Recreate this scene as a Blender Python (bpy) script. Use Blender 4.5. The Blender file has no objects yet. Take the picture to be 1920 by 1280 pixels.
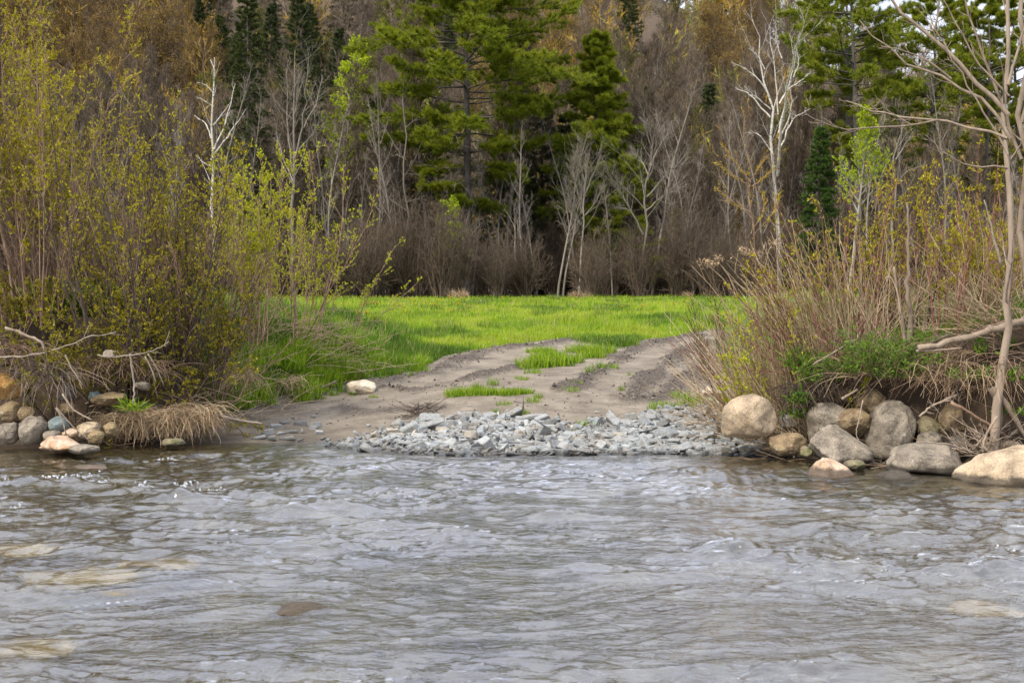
import bpy, bmesh, math, random
import numpy as np
from math import radians, sin, cos, pi

rng = np.random.default_rng(11)
random.seed(11)
SC = bpy.context.scene
COL = SC.collection

# ------------------------------------------------------------------ camera
F_PX, CAM_H, PITCH = 2667.0, 1.65, math.atan(100 / 2667.0)
cam_d = bpy.data.cameras.new('camera')
cam = bpy.data.objects.new('camera', cam_d)
COL.objects.link(cam)
cam.location = (0, 0, CAM_H)
cam.rotation_euler = (pi / 2 - PITCH, 0, 0)
cam_d.sensor_width = 36.0
cam_d.lens = F_PX / 1920 * 36.0
cam_d.clip_start, cam_d.clip_end = 0.1, 3000
cam_d.dof.use_dof = True
cam_d.dof.focus_distance = 14.5
cam_d.dof.aperture_fstop = 7.1
SC.camera = cam


def ray(px, py):
    """direction (with unit y) of the line of sight of photo pixel px, py"""
    a, b = (px - 960) / F_PX, (640 - py) / F_PX
    d = np.array([a, cos(PITCH) + b * sin(PITCH), -sin(PITCH) + b * cos(PITCH)])
    return d / d[1]


def at(px, py, Y):
    d = ray(px, py)
    return np.array([d[0] * Y, Y, CAM_H + d[2] * Y])


# ------------------------------------------------------------------ noise
def _h(ix, iy, iz, s):
    n = (ix * 374761393 + iy * 668265263 + iz * 2147483647 + s * 974634777) & 0xFFFFFFFF
    n = ((n ^ (n >> 13)) * 1274126177) & 0xFFFFFFFF
    n = ((n ^ (n >> 16)) * 2246822519) & 0xFFFFFFFF
    return ((n ^ (n >> 15)) & 0xFFFFFF).astype(np.float64) / 0xFFFFFF * 2 - 1


def noise3(x, y, z=0.0, seed=0):
    if np.ndim(z) == 0:
        x, y = np.broadcast_arrays(np.asarray(x, float), np.asarray(y, float))
        fx, fy = np.floor(x), np.floor(y)
        ix, iy = fx.astype(np.int32), fy.astype(np.int32)
        u, v = x - fx, y - fy
        u, v = u * u * (3 - 2 * u), v * v * (3 - 2 * v)

        def hh(a, b):
            n = (a.astype(np.uint32) * np.uint32(374761393)) ^ (b.astype(np.uint32) * np.uint32(668265263)) ^ np.uint32((seed * 974634777 + 12345) & 0xFFFFFFFF)
            n = (n ^ (n >> np.uint32(13))) * np.uint32(1274126177)
            n = (n ^ (n >> np.uint32(15))) * np.uint32(2246822519)
            return (n >> np.uint32(8)).astype(np.float32) * np.float32(2 / 16777216.0) - 1
        a, b, c, d = hh(ix, iy), hh(ix + 1, iy), hh(ix, iy + 1), hh(ix + 1, iy + 1)
        return (a * (1 - u) + b * u) * (1 - v) + (c * (1 - u) + d * u) * v
    x, y, z = np.broadcast_arrays(np.asarray(x, float), np.asarray(y, float), np.asarray(z, float))
    fx, fy, fz = np.floor(x), np.floor(y), np.floor(z)
    ix, iy, iz = fx.astype(np.int64), fy.astype(np.int64), fz.astype(np.int64)
    u, v, w = x - fx, y - fy, z - fz
    u, v, w = [t * t * t * (t * (t * 6 - 15) + 10) for t in (u, v, w)]
    r = 0
    for dx, wx in ((0, 1 - u), (1, u)):
        for dy, wy in ((0, 1 - v), (1, v)):
            for dz, wz in ((0, 1 - w), (1, w)):
                r = r + wx * wy * wz * _h(ix + dx, iy + dy, iz + dz, seed)
    return r


def fbm(x, y, z=0.0, seed=0, octv=4, gain=0.5):
    r, a = 0, 1.0
    for k in range(octv):
        r = r + a * noise3(np.asarray(x) * 2 ** k + 17.3 * k, np.asarray(y) * 2 ** k - 9.1 * k, np.asarray(z) * 2 ** k, seed + k)
        a *= gain
    return r


def sstep(a, b, x):
    t = np.clip((x - a) / (b - a), 0, 1)
    return t * t * (3 - 2 * t)


# ------------------------------------------------------------------ mesh building
class MB:
    def __init__(s):
        s.v, s.q, s.t, s.r, s.n = [], [], [], [], 0

    def add(s, V, Q=None, T=None, rnd=None):
        V = np.asarray(V, np.float64).reshape(-1, 3)
        s.v.append(V)
        s.r.append(np.broadcast_to(np.asarray(0.5 if rnd is None else rnd, np.float32), (len(V),)))
        if Q is not None and len(Q):
            s.q.append(np.asarray(Q, np.int64).reshape(-1, 4) + s.n)
        if T is not None and len(T):
            s.t.append(np.asarray(T, np.int64).reshape(-1, 3) + s.n)
        s.n += len(V)

    def mesh(s, name, mat=None, smooth=True, attrs=None):
        me = bpy.data.meshes.new(name)
        if s.n:
            V = np.concatenate(s.v)
            Q = np.concatenate(s.q) if s.q else np.zeros((0, 4), np.int64)
            T = np.concatenate(s.t) if s.t else np.zeros((0, 3), np.int64)
            me.vertices.add(len(V))
            me.vertices.foreach_set('co', V.astype(np.float32).ravel())
            idx = np.concatenate([Q.ravel(), T.ravel()]).astype(np.int32)
            me.loops.add(len(idx))
            me.loops.foreach_set('vertex_index', idx)
            me.polygons.add(len(Q) + len(T))
            st = np.concatenate([np.arange(len(Q)) * 4, len(Q) * 4 + np.arange(len(T)) * 3]).astype(np.int32)
            me.polygons.foreach_set('loop_start', st)
            me.polygons.foreach_set('use_smooth', np.full(len(st), bool(smooth)))
            at_ = me.attributes.new('rnd', 'FLOAT', 'POINT')
            at_.data.foreach_set('value', np.concatenate(s.r).astype(np.float32))
            for k, arr in (attrs or {}).items():
                a = me.attributes.new(k, 'FLOAT', 'POINT')
                a.data.foreach_set('value', np.asarray(arr, np.float32).ravel())
            me.update(calc_edges=True)
        if mat:
            me.materials.append(mat)
        return me

    def obj(s, name, mat, parent=None, smooth=True, attrs=None):
        o = bpy.data.objects.new(name, s.mesh(name, mat, smooth, attrs))
        COL.objects.link(o)
        if parent is not None:
            o.parent = parent
        return o


def tag(o, label=None, cat=None, group=None, kind=None):
    for k, v in (('label', label), ('category', cat), ('group', group), ('kind', kind)):
        if v:
            o[k] = v
    return o


def thing(name, label, cat, loc=(0, 0, 0), rotz=0.0, group=None):
    o = bpy.data.objects.new(name, None)
    COL.objects.link(o)
    o.location = [float(c) for c in loc]
    o.rotation_euler = (0, 0, rotz)
    o.empty_display_size = 0.2
    return tag(o, label, cat, group)


def dup(root, loc, rotz=0.0, sc=1.0, label=None, group=None, cat=None):
    r = root.copy()
    COL.objects.link(r)
    r.location = [float(c) for c in loc]
    r.rotation_euler = (0, 0, rotz)
    r.scale = sc if isinstance(sc, (tuple, list)) else (sc, sc, sc)
    tag(r, label, cat, group)
    for ch in root.children:
        c = ch.copy()
        COL.objects.link(c)
        c.parent = r
        for g in ch.children:
            d = g.copy()
            COL.objects.link(d)
            d.parent = c
    return r


def nrm(v):
    return v / np.maximum(np.linalg.norm(v, axis=-1, keepdims=True), 1e-9)


def tube(mb, P, R, k=4, rnd=None, caps=False):
    """P (B,n,3), R (B,n): B tubes of k sides"""
    P = np.asarray(P, float)
    R = np.asarray(R, float)
    if P.ndim == 2:
        P, R = P[None], R[None]
    if caps:
        P = np.concatenate([P[:, :1], P, P[:, -1:]], 1)
        R = np.concatenate([R[:, :1] * 0.02, R, R[:, -1:] * 0.02], 1)
    B, n, _ = P.shape
    T = np.empty_like(P)
    Pn = P[:, 1:-1] if caps else P
    t = np.empty_like(Pn)
    t[:, 1:-1] = Pn[:, 2:] - Pn[:, :-2]
    t[:, 0], t[:, -1] = Pn[:, 1] - Pn[:, 0], Pn[:, -1] - Pn[:, -2]
    if caps:
        T[:, 1:-1], T[:, 0], T[:, -1] = t, t[:, 0], t[:, -1]
    else:
        T = t
    T = nrm(T)
    m = nrm(P[:, -1] - P[:, 0])
    ref = np.where(np.abs(m[:, 2:3]) > 0.8, np.array([[1.0, 0.1, 0]]), np.array([[0.1, 0, 1.0]]))
    u = nrm(np.cross(m, ref))[:, None, :]
    N = nrm(u - (u * T).sum(-1, keepdims=True) * T)
    Bn = np.cross(T, N)
    a = np.arange(k) * 2 * pi / k
    ring = N[:, :, None, :] * np.cos(a)[None, None, :, None] + Bn[:, :, None, :] * np.sin(a)[None, None, :, None]
    V = P[:, :, None, :] + R[:, :, None, None] * ring
    b = np.arange(B)[:, None, None] * (n * k)
    i = np.arange(n - 1)[None, :, None] * k
    j = np.arange(k)[None, None, :]
    j2 = (j + 1) % k
    Q = np.stack([b + i + j, b + i + j2, b + i + k + j2, b + i + k + j], -1)
    rr = rng.random(B).astype(np.float32) if rnd is None else np.broadcast_to(np.asarray(rnd, np.float32), (B,))
    mb.add(V, Q=Q, rnd=np.repeat(rr, n * k))


def grow(S, D, L, n=5, wob=0.12, up=0.0, upw=None):
    """B polylines from start S, direction D, length L; 'up' bends them up (or down) as they grow"""
    S, D = np.asarray(S, float), nrm(np.asarray(D, float))
    B = len(S)
    L = np.broadcast_to(np.asarray(L, float), (B,))
    P = np.empty((B, n, 3))
    P[:, 0] = S
    step = (L / (n - 1))[:, None]
    d = D.copy()
    for i in range(1, n):
        d = d + rng.normal(0, wob, (B, 3))
        d[:, 2] += up if upw is None else upw[min(i - 1, len(upw) - 1)]
        d = nrm(d)
        P[:, i] = P[:, i - 1] + d * step
    return P


def lerp_poly(P, idx, t):
    n = P.shape[1]
    f = np.clip(t, 0, 0.9999) * (n - 1)
    i = f.astype(int)
    u = (f - i)[:, None]
    a, b = P[idx, i], P[idx, i + 1]
    return a * (1 - u) + b * u, nrm(b - a), i, u


def sprout(P, R, c, t0=0.2, t1=1.0, ang=(30, 60), flat=0.0):
    """c side shoots per polyline: start, direction, t, parent, parent radius"""
    B = len(P)
    idx = np.repeat(np.arange(B), c)
    k = np.tile(np.arange(c), B)
    t = t0 + (t1 - t0) * (k + rng.random(B * c)) / c
    pos, tan, i, u = lerp_poly(P, idx, t)
    r = R[idx, i] * (1 - u[:, 0]) + R[idx, np.minimum(i + 1, R.shape[1] - 1)] * u[:, 0]
    ref = np.where(np.abs(tan[:, 2:3]) > 0.9, np.array([[1.0, 0, 0]]), np.array([[0, 0, 1.0]]))
    a = nrm(np.cross(tan, ref))
    b = np.cross(a, tan)
    az = k * 2.39996 + rng.random(B)[idx] * 6.28 + rng.normal(0, 0.4, B * c)
    ca, sa = np.cos(az), np.sin(az)
    if flat:
        sa = sa * (1 - flat)
        m = np.sqrt(ca ** 2 + sa ** 2)
        ca, sa = ca / m, sa / m
    perp = a * ca[:, None] + b * sa[:, None]
    th = np.radians(rng.uniform(ang[0], ang[1], B * c))[:, None]
    return pos, tan * np.cos(th) + perp * np.sin(th), t, idx, r


def taper(r0, r1, n, p=1.0):
    s = np.linspace(0, 1, n) ** p
    return np.asarray(r0)[:, None] * (1 - s) + np.asarray(r1)[:, None] * s if np.ndim(r0) else (r0 * (1 - s) + r1 * s)[None, :]


def leaves(mb, P, D, ln, wd, droop=0.0):
    """diamond leaves at P pointing along D"""
    n = len(P)
    D = nrm(D)
    ln = np.broadcast_to(ln, (n,))[:, None] * rng.uniform(0.6, 1.25, (n, 1))
    wd = np.broadcast_to(wd, (n,))[:, None] * rng.uniform(0.7, 1.2, (n, 1))
    s = nrm(np.cross(D, rng.normal(0, 1, (n, 3))))
    nn = np.cross(s, D)
    mid = P + D * ln * 0.45 + nn * ln * 0.08
    V = np.stack([P, mid + s * wd * 0.5, P + D * ln, mid - s * wd * 0.5], 1)
    Q = np.arange(n * 4).reshape(n, 4)
    mb.add(V, Q=Q, rnd=np.repeat(rng.random(n).astype(np.float32), 4))


def spikes(mb, P, D, ln, wd, rnd=None):
    """single-triangle needles"""
    n = len(P)
    D = nrm(D)
    ln = np.broadcast_to(ln, (n,))[:, None]
    s = nrm(np.cross(D, rng.normal(0, 1, (n, 3)))) * np.broadcast_to(wd, (n,))[:, None] * 0.5
    V = np.stack([P - s, P + s, P + D * ln], 1)
    mb.add(V, T=np.arange(n * 3).reshape(n, 3), rnd=np.repeat(rng.random(n) if rnd is None else rnd, 3))


def blades(mb, P, ht, wd, lean=0.3, wind=(0.0, 0.0), rnd=None, droop=0.25):
    """grass blades: quad + tip triangle"""
    n = len(P)
    az = rng.random(n) * 2 * pi
    ht = np.broadcast_to(ht, (n,))
    ln = np.abs(rng.normal(0, lean, n))
    d = np.stack([np.cos(az) * ln + wind[0], np.sin(az) * ln + wind[1], np.ones(n)], 1)
    d = nrm(d)
    az2 = rng.random(n) * pi
    s = np.stack([np.cos(az2), np.sin(az2), np.zeros(n)], 1) * (np.broadcast_to(wd, (n,)) * 0.5)[:, None]
    hor = d.copy()
    hor[:, 2] = 0
    mid = P + d * (ht * 0.55)[:, None]
    tip = mid + nrm(d + hor * 1.2 - np.array([0, 0, 1]) * (droop * rng.random(n))[:, None]) * (ht * 0.45)[:, None]
    V = np.stack([P - s, P + s, mid + s * 0.8, mid - s * 0.8, tip], 1)
    b = np.arange(n)[:, None] * 5
    mb.add(V, Q=b + np.array([[0, 1, 2, 3]]), T=b + np.array([[3, 2, 4]]),
           rnd=np.repeat(rng.random(n) if rnd is None else rnd, 5))


# ------------------------------------------------------------------ materials
class NT:
    def __init__(s, name):
        s.m = bpy.data.materials.new(name)
        s.m.use_nodes = True
        s.t = s.m.node_tree
        s.t.nodes.clear()
        s.out = s.t.nodes.new('ShaderNodeOutputMaterial')

    def n(s, ty, ins=None, **kw):
        nd = s.t.nodes.new(ty)
        for k, v in kw.items():
            setattr(nd, k, v)
        for k, v in (ins or {}).items():
            if isinstance(v, bpy.types.NodeSocket):
                s.t.links.new(v, nd.inputs[k])
            else:
                nd.inputs[k].default_value = v
        return nd

    def attr(s, name):
        return s.n('ShaderNodeAttribute', attribute_name=name).outputs['Fac']

    def objrand(s):
        return s.n('ShaderNodeObjectInfo').outputs['Random']

    def co(s, scale=1.0, kind='Object'):
        o = s.n('ShaderNodeTexCoord').outputs[kind]
        if scale == 1.0:
            return o
        sv = scale if isinstance(scale, (tuple, list)) else (scale,) * 3
        return s.n('ShaderNodeMapping', {'Vector': o, 'Scale': sv}).outputs[0]

    def noise(s, co, scale=5, detail=4, rough=0.55, out='Fac', dist=0.0):
        return s.n('ShaderNodeTexNoise', {'Vector': co, 'Scale': scale, 'Detail': detail, 'Roughness': rough, 'Distortion': dist}).outputs[out]

    def ramp(s, fac, stops, interp='LINEAR'):
        r = s.n('ShaderNodeValToRGB', {'Fac': fac})
        e = r.color_ramp.elements
        r.color_ramp.interpolation = interp
        while len(e) < len(stops):
            e.new(0.5)
        for k, (p, c) in enumerate(stops):
            e[k].position = p
            e[k].color = (*c, 1) if len(c) == 3 else c
        return r.outputs['Color']

    def mix(s, fac, a, b, mode='MIX'):
        nd = s.n('ShaderNodeMix', data_type='RGBA', blend_type=mode)
        for i, v in ((0, fac), (6, a), (7, b)):
            if isinstance(v, bpy.types.NodeSocket):
                s.t.links.new(v, nd.inputs[i])
            elif i == 0:
                nd.inputs[0].default_value = v
            else:
                nd.inputs[i].default_value = (*v, 1)
        return nd.outputs[2]

    def math(s, op, a, b=0.0, clamp=False):
        nd = s.n('ShaderNodeMath', operation=op, use_clamp=clamp)
        for i, v in ((0, a), (1, b)):
            if isinstance(v, bpy.types.NodeSocket):
                s.t.links.new(v, nd.inputs[i])
            else:
                nd.inputs[i].default_value = v
        return nd.outputs[0]

    def bump(s, h, strength=0.5, dist=0.05, normal=None):
        ins = {'Height': h, 'Strength': strength, 'Distance': dist}
        if normal is not None:
            ins['Normal'] = normal
        return s.n('ShaderNodeBump', ins).outputs[0]

    def principled(s, color, rough=0.8, normal=None, **kw):
        ins = {'Base Color': color if isinstance(color, bpy.types.NodeSocket) else (*color, 1), 'Roughness': rough}
        if normal is not None:
            ins['Normal'] = normal
        ins.update(kw)
        p = s.n('ShaderNodeBsdfPrincipled', ins)
        return p.outputs[0]

    def done(s, sh):
        s.t.links.new(sh, s.out.inputs['Surface'])
        return s.m


def mat_leaf(name, stops, trans=0.35, rough=0.6, objvar=0.0):
    t = NT(name)
    f = t.attr('rnd')
    if objvar:
        f = t.math('ADD', t.math('MULTIPLY', f, 1 - objvar), t.math('MULTIPLY', t.objrand(), objvar))
    c = t.ramp(f, stops)
    d = t.principled(c, rough, **{'Specular IOR Level': 0.25})
    if trans:
        tr = t.n('ShaderNodeBsdfTranslucent', {'Color': c}).outputs[0]
        d = t.n('ShaderNodeMixShader', {0: trans, 1: d, 2: tr}).outputs[0]
    return t.done(d)


def mat_bark(name, stops, scale=(12, 12, 3), objvar=0.0, rough=0.85, bumpd=0.01):
    t = NT(name)
    co = t.co(scale)
    nz = t.noise(co, 1.0, 5, 0.6)
    f = t.math('ADD', t.math('MULTIPLY', nz, 0.75), t.math('MULTIPLY', t.attr('rnd'), 0.25))
    c = t.ramp(f, stops)
    if objvar:
        c = t.mix(t.math('MULTIPLY', t.objrand(), objvar), c, tuple(x * 0.45 for x in stops[-1][1]))
    return t.done(t.principled(c, rough, t.bump(nz, 0.6, bumpd), **{'Specular IOR Level': 0.2}))
# ------------------------------------------------------------------ terrain
SHX = np.array([-60, -14, -10, -6, -4.9, -3, -2, -1.6, -.5, 0.6, 1.5, 2.6, 3.1, 3.9, 4.4, 6, 10, 16, 60])
SHY = np.array([14.2, 14.3, 14.6, 14.8, 14.85, 15.0, 15.0, 14.5, 13.95, 13.9, 14.0, 13.9, 13.3, 12.7, 12.4, 11.9, 11.3, 11, 11.5])
CZD = np.array([-40, -6, -3, -1.2, -0.4, 0, 1.0, 2.5, 4, 6, 11, 21, 41, 61, 66])
CZZ = np.array([-.55, -.5, -.42, -.26, -.10, -.015, .07, .22, .36, .50, .74, .90, 1.05, 1.18, 1.2])
RIDGE_U = np.array([-1.5, -0.36, -0.1, 0.05, 0.165, 0.28, 0.36, 1.5])
RIDGE_Z = np.array([76, 70, 62, 56, 43, 30, 21, 12.])


def H0(x, y):
    x, y = np.asarray(x, float), np.asarray(y, float)
    ys = np.interp(x, SHX, SHY) + 0.12 * noise3(x * 1.3, 0 * x, seed=5)
    d = y - ys
    z = np.interp(d, CZD, CZZ)
    flat = 1.0 + 0.0 * x
    # right bank
    xr = np.interp(y, [12, 14, 17, 25, 35, 50, 70], [2.2, 2.3, 2.75, 3.7, 5.5, 9, 16])
    s = x - xr
    hb = np.interp(x, [2, 3, 3.8, 4.6, 6, 20], [.70, .82, 1.05, 1.35, 1.5, 1.4])
    front = sstep(0.55, 0.95, d + 0.12 * noise3(x * 2.1, y * 2.1, seed=8))
    m = sstep(-0.1, 0.9, s) * front * (1 - sstep(26, 45, y))
    z = z * (1 - m) + np.maximum(z, hb) * m
    # left bank
    xl = np.interp(y, [14, 15.5, 17, 18, 19, 20.5, 24, 30, 40, 60], [-3.1, -3.15, -2.9, -2.35, -1.9, -1.5, -1.3, -3, -8, -16])
    s = xl - x
    hl = np.interp(x, [-20, -5, -4, -3, -2], [1.45, 1.35, 1.22, 1.08, .85])
    front = sstep(0.45, 1.0, d + 0.12 * noise3(x * 2.1, y * 2.1, seed=9))
    m = sstep(0.0, 1.2, s) * front * (1 - sstep(26, 45, y))
    z = z * (1 - m) + np.maximum(z, hl) * m
    # hillside beyond the forest edge
    u = x / np.maximum(y, 30)
    rz = np.interp(u, RIDGE_U, RIDGE_Z)
    z = z + rz * sstep(84, 250, y) ** 1.15 - rz * 0.5 * sstep(255, 600, y)
    z = z + 0.03 * noise3(x * .7, y * .7, seed=3) * sstep(0.2, 2.0, d) + 1.5 * sstep(100, 160, y) * noise3(x * .05, y * .05, seed=4)
    return z


def gpx(px, py, y0=9.0, y1=120.0):
    """where the line of sight of a photo pixel meets the ground"""
    d = ray(px, py)
    ys = np.arange(y0, y1, 0.02)
    zz = CAM_H + d[2] * ys
    hit = np.nonzero(H0(d[0] * ys, ys) > zz)[0]
    Y = ys[hit[0]] if len(hit) else y1
    return np.array([d[0] * Y, Y])


def gline(pts):
    return np.array([gpx(*p) for p in pts])


EDGE = gline([(400, 772), (478, 762), (560, 755), (620, 738), (655, 720), (700, 703), (790, 690), (830, 668), (880, 660), (960, 648), (1060, 636),
              (1130, 648), (1190, 650), (1225, 634), (1300, 624), (1345, 615)])
EDGE = EDGE[np.argsort(EDGE[:, 0])]
RUTS = [gline(l) for l in (
    [(707, 729), (788, 732), (855, 716), (942, 695), (1000, 676)],
    [(828, 684), (875, 668), (926, 655), (976, 650), (1060, 638)],
    [(720, 712), (800, 700), (850, 684), (900, 672)],
    [(1177, 752), (1211, 716), (1245, 685), (1278, 662), (1330, 640)],
    [(1238, 748), (1278, 719), (1310, 690), (1340, 668)],
    [(1150, 672), (1211, 648), (1271, 634), (1310, 628)],
    [(1060, 730), (1120, 700), (1175, 672)])]
RUTW = [0.07, 0.17, 0.13, 0.12, 0.16, 0.15, 0.09]
SMUDGE = gline([(640, 765), (690, 772), (760, 768), (800, 762)])


def seg_dist(x, y, poly):
    best = np.full(np.shape(x), 1e9)
    for a, b in zip(poly[:-1], poly[1:]):
        ab = b - a
        t = np.clip(((x - a[0]) * ab[0] + (y - a[1]) * ab[1]) / (ab @ ab), 0, 1)
        best = np.minimum(best, np.hypot(x - a[0] - t * ab[0], y - a[1] - t * ab[1]))
    return best


def green_at(x, y):
    """1 where grass covers the ground"""
    e = np.interp(x, EDGE[:, 0], EDGE[:, 1], left=15.5, right=16.0)
    n = 0.35 * fbm(x * 1.1, y * 0.6, seed=21, octv=3)
    g = sstep(-0.35, 0.3, y - e + n * 1.2)
    ys = np.interp(x, SHX, SHY)
    g = np.where((x < EDGE[0, 0]), sstep(0.9, 1.5, y - ys + n), g)
    g = np.where((x > 2.6) & (y < 24), sstep(0.8, 1.2, y - ys + 0.5 * n) * sstep(2.5, 3.0, x + n - (y - 14) * 0.09), g)
    return g * (1 - sstep(78, 82, y))


def mud_at(x, y):
    m = np.zeros(np.shape(x))
    for l, w in zip(RUTS, RUTW):
        dd = seg_dist(x, y, l)
        m = np.maximum(m, 1 - sstep(w * 0.2, w * 2.3, dd + 0.10 * fbm(x * 5, y * 3, seed=31, octv=4) + 0.12 * noise3(x * 1.7, y * 1.3, seed=35)))
    dd = seg_dist(x, y, SMUDGE)
    m = np.maximum(m, 0.75 * (1 - sstep(0.05, 0.3, dd + 0.12 * fbm(x * 7, y * 3, seed=33, octv=3))))
    return m


def H(x, y):
    z = H0(x, y)
    near = (y > 13) & (y < 33) & (np.abs(x) < 6)
    if np.any(near):
        xn, yn = x[near], y[near]
        m = mud_at(xn, yn)
        bare = 1 - green_at(xn, yn)
        clod = fbm(xn * 11, yn * 11, seed=41, octv=3)
        d = m * (0.008 + 0.034 * np.abs(clod) + 0.016 * np.maximum(noise3(xn * 3, yn * 3, seed=45), 0)) + bare * 0.012 * fbm(xn * 2.5, yn * 4, seed=43, octv=4)
        rut = np.zeros_like(xn)
        for l in (RUTS[0], RUTS[3]):
            rut = np.maximum(rut, 1 - sstep(0.15, 0.5, np.abs(seg_dist(xn, yn, l + np.array([0.25, 0.5])) )))
        z = z.copy()
        z[near] += d - 0.02 * rut * (1 - m)
    bed = sstep(0.02, 0.2, -z)
    z = z + bed * (0.06 * fbm(x * 1.7, y * 1.7, seed=51, octv=4) + 0.03 * np.abs(noise3(x * 6, y * 6, seed=55)))
    return z


u_in = np.linspace(-0.43, 0.43, 560)
u_out = np.concatenate([np.linspace(0.44, 0.8, 70), np.linspace(0.83, 2.2, 30)])
U = np.concatenate([-u_out[::-1], u_in, u_out])
YR = np.concatenate([np.linspace(-30, 2, 12), np.arange(3, 12.6, 0.08), np.arange(12.64, 18, 0.022), np.arange(18, 28, 0.036),
                     np.geomspace(28, 95, 150), np.geomspace(97, 700, 110)])
UU, YY = np.meshgrid(U, YR)
XX = UU * np.maximum(YY + 0.5, 9)
ZZ = H(XX, YY)
nr, nc = XX.shape


def grid_faces(nr, nc):
    i, j = np.meshgrid(np.arange(nr - 1), np.arange(nc - 1), indexing='ij')
    a = i * nc + j
    return np.stack([a, a + 1, a + nc + 1, a + nc], -1).reshape(-1, 4)


mud = mud_at(XX, YY) * ((YY > 13) & (YY < 33) & (np.abs(XX) < 6))
green = green_at(XX, YY)
ysx = np.interp(XX, SHX, SHY)
dsh = YY - ysx
sand = sstep(-0.3, 0.3, dsh) * (1 - green) * sstep(-3.6, -2.9, XX) * (1 - sstep(2.4, 3.0, XX - (YY - 14) * 0.1)) * (YY < 34)
bedm = 1 - sstep(-0.15, 0.08, dsh)
wood = sstep(73, 80, YY)
wet = sstep(0.12, 0.0, ZZ) * (1 - bedm)


def m_ground():
    t = NT('ground')
    co = t.co(1.0)
    n1 = t.noise(co, 3.0, 6, 0.6)
    n2 = t.noise(co, 40.0, 4, 0.6)
    n3 = t.noise(co, 0.35, 4, 0.55)
    soil = t.ramp(n1, [(0.3, (.018, .012, .008)), (0.7, (.06, .04, .025))])
    sandc = t.ramp(t.math('ADD', t.math('MULTIPLY', n1, 0.65), t.math('MULTIPLY', n2, 0.35)),
                   [(0.32, (.065, .055, .043)), (0.5, (.138, .114, .086)), (0.7, (.215, .18, .14))])
    mudc = t.ramp(n2, [(0.3, (.024, .019, .015)), (0.55, (.065, .052, .041)), (0.75, (.14, .115, .09))])
    grs = t.ramp(t.math('ADD', t.math('MULTIPLY', n3, 0.5), t.math('MULTIPLY', n2, 0.5)), [(0.3, (.03, .045, .008)), (0.7, (.09, .14, .012))])
    lit = t.ramp(t.math('ADD', t.math('MULTIPLY', n1, 0.5), t.math('MULTIPLY', n2, 0.5)), [(0.3, (.03, .022, .015)), (0.7, (.12, .085, .055))])
    vor = t.n('ShaderNodeTexVoronoi', {'Vector': t.co((5.0, 4.0, 4.0)), 'Scale': 1.0, 'Randomness': 1.0})
    peb = t.ramp(t.n('ShaderNodeSeparateColor', {0: vor.outputs['Color']}).outputs[0],
                 [(0.0, (.012, .010, .006)), (0.35, (.05, .036, .014)), (0.6, (.085, .066, .03)), (0.85, (.19, .16, .10)), (1.0, (.035, .028, .014))])
    peb = t.mix(t.math('MULTIPLY', n1, 0.6), peb, (.07, .05, .02))
    c = t.mix(t.attr('sand'), soil, sandc)
    c = t.mix(t.math('MULTIPLY', t.attr('wet'), 0.65), c, (.05, .04, .03))
    c = t.mix(t.attr('green'), c, grs)
    c = t.mix(t.attr('mud'), c, mudc)
    c = t.mix(t.attr('wood'), c, lit)
    c = t.mix(t.attr('bed'), c, peb)
    h = t.math('ADD', t.math('MULTIPLY', n1, 0.6), t.math('MULTIPLY', n2, 0.4))
    return t.done(t.principled(c, 0.9, t.bump(h, 0.6, 0.04), **{'Specular IOR Level': 0.2}))


mb = MB()
mb.add(np.stack([XX, YY, ZZ], -1), Q=grid_faces(nr, nc))
g = mb.obj('ground', m_ground(), attrs=dict(sand=sand, mud=mud, green=green, bed=bedm, wood=wood, wet=wet))
tag(g, 'sandy ford, grassy banks and wooded hillside ground', None, None, 'structure')

# ------------------------------------------------------------------ river
WY = np.concatenate([np.linspace(-30, 2, 20), np.arange(2.2, 5, 0.05), np.arange(5, 9.5, 0.02), np.arange(9.5, 16.4, 0.026)])
wu = np.linspace(-0.44, 0.44, 640)
WU = np.concatenate([-u_out[::-1], wu, u_out])
WUU, WYY = np.meshgrid(WU, WY)
WX = WUU * np.maximum(WYY + 0.5, 5)


def ridged(x, y, s):
    return 1 - np.abs(noise3(x, y, seed=s)) * 2


def wave(x, y):
    wx = x + 0.35 * noise3(x * 0.8, y * 0.8, seed=61)
    wy = y + 0.35 * noise3(x * 0.8, y * 0.8, seed=62)
    calm = sstep(-0.6, 0.5, fbm(x * 0.30, y * 0.45, seed=63, octv=2)) * 0.65 + 0.5
    z = 0.022 * noise3(wx * 0.8, wy * 1.5, seed=64)
    z = z + 0.021 * ridged(wx * 1.3, wy * 2.8, 65)
    z = z + 0.0135 * ridged(wx * 2.9 + 0.6 * wy, wy * 5.8, 66)
    z = z + 0.0095 * ridged(wx * 6 - 1.5 * wy, wy * 10.5, 67)
    z = z + 0.0048 * ridged(wx * 11 + 2 * wy, wy * 17, 68)
    z = z + 0.0016 * noise3(wx * 24 - 3 * wy, wy * 34, seed=69)
    z = z * (calm + 0.35 * np.exp(-((x + 3.2) / 2.2) ** 2 - ((y - 11.6) / 1.6) ** 2))
    for px, py, w, hh, an in WAVES:
        c = at(px, py, CAM_H / -ray(px, py)[2])
        dx, dy = x - c[0], y - c[1]
        dx, dy = dx * cos(an) + dy * sin(an), -dx * sin(an) + dy * cos(an)
        dy = dy + 0.10 * noise3(x * 2.5, y * 2.5, seed=70)
        z = z + 0.95 * hh * np.exp(-(dx / w) ** 2) * np.exp(-(dy / (hh * 2.4)) ** 2) * (0.7 + 0.6 * noise3(x * 5, y * 7, seed=71) + 0.3 * ridged(x * 11, y * 14, 72))
    return z


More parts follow.
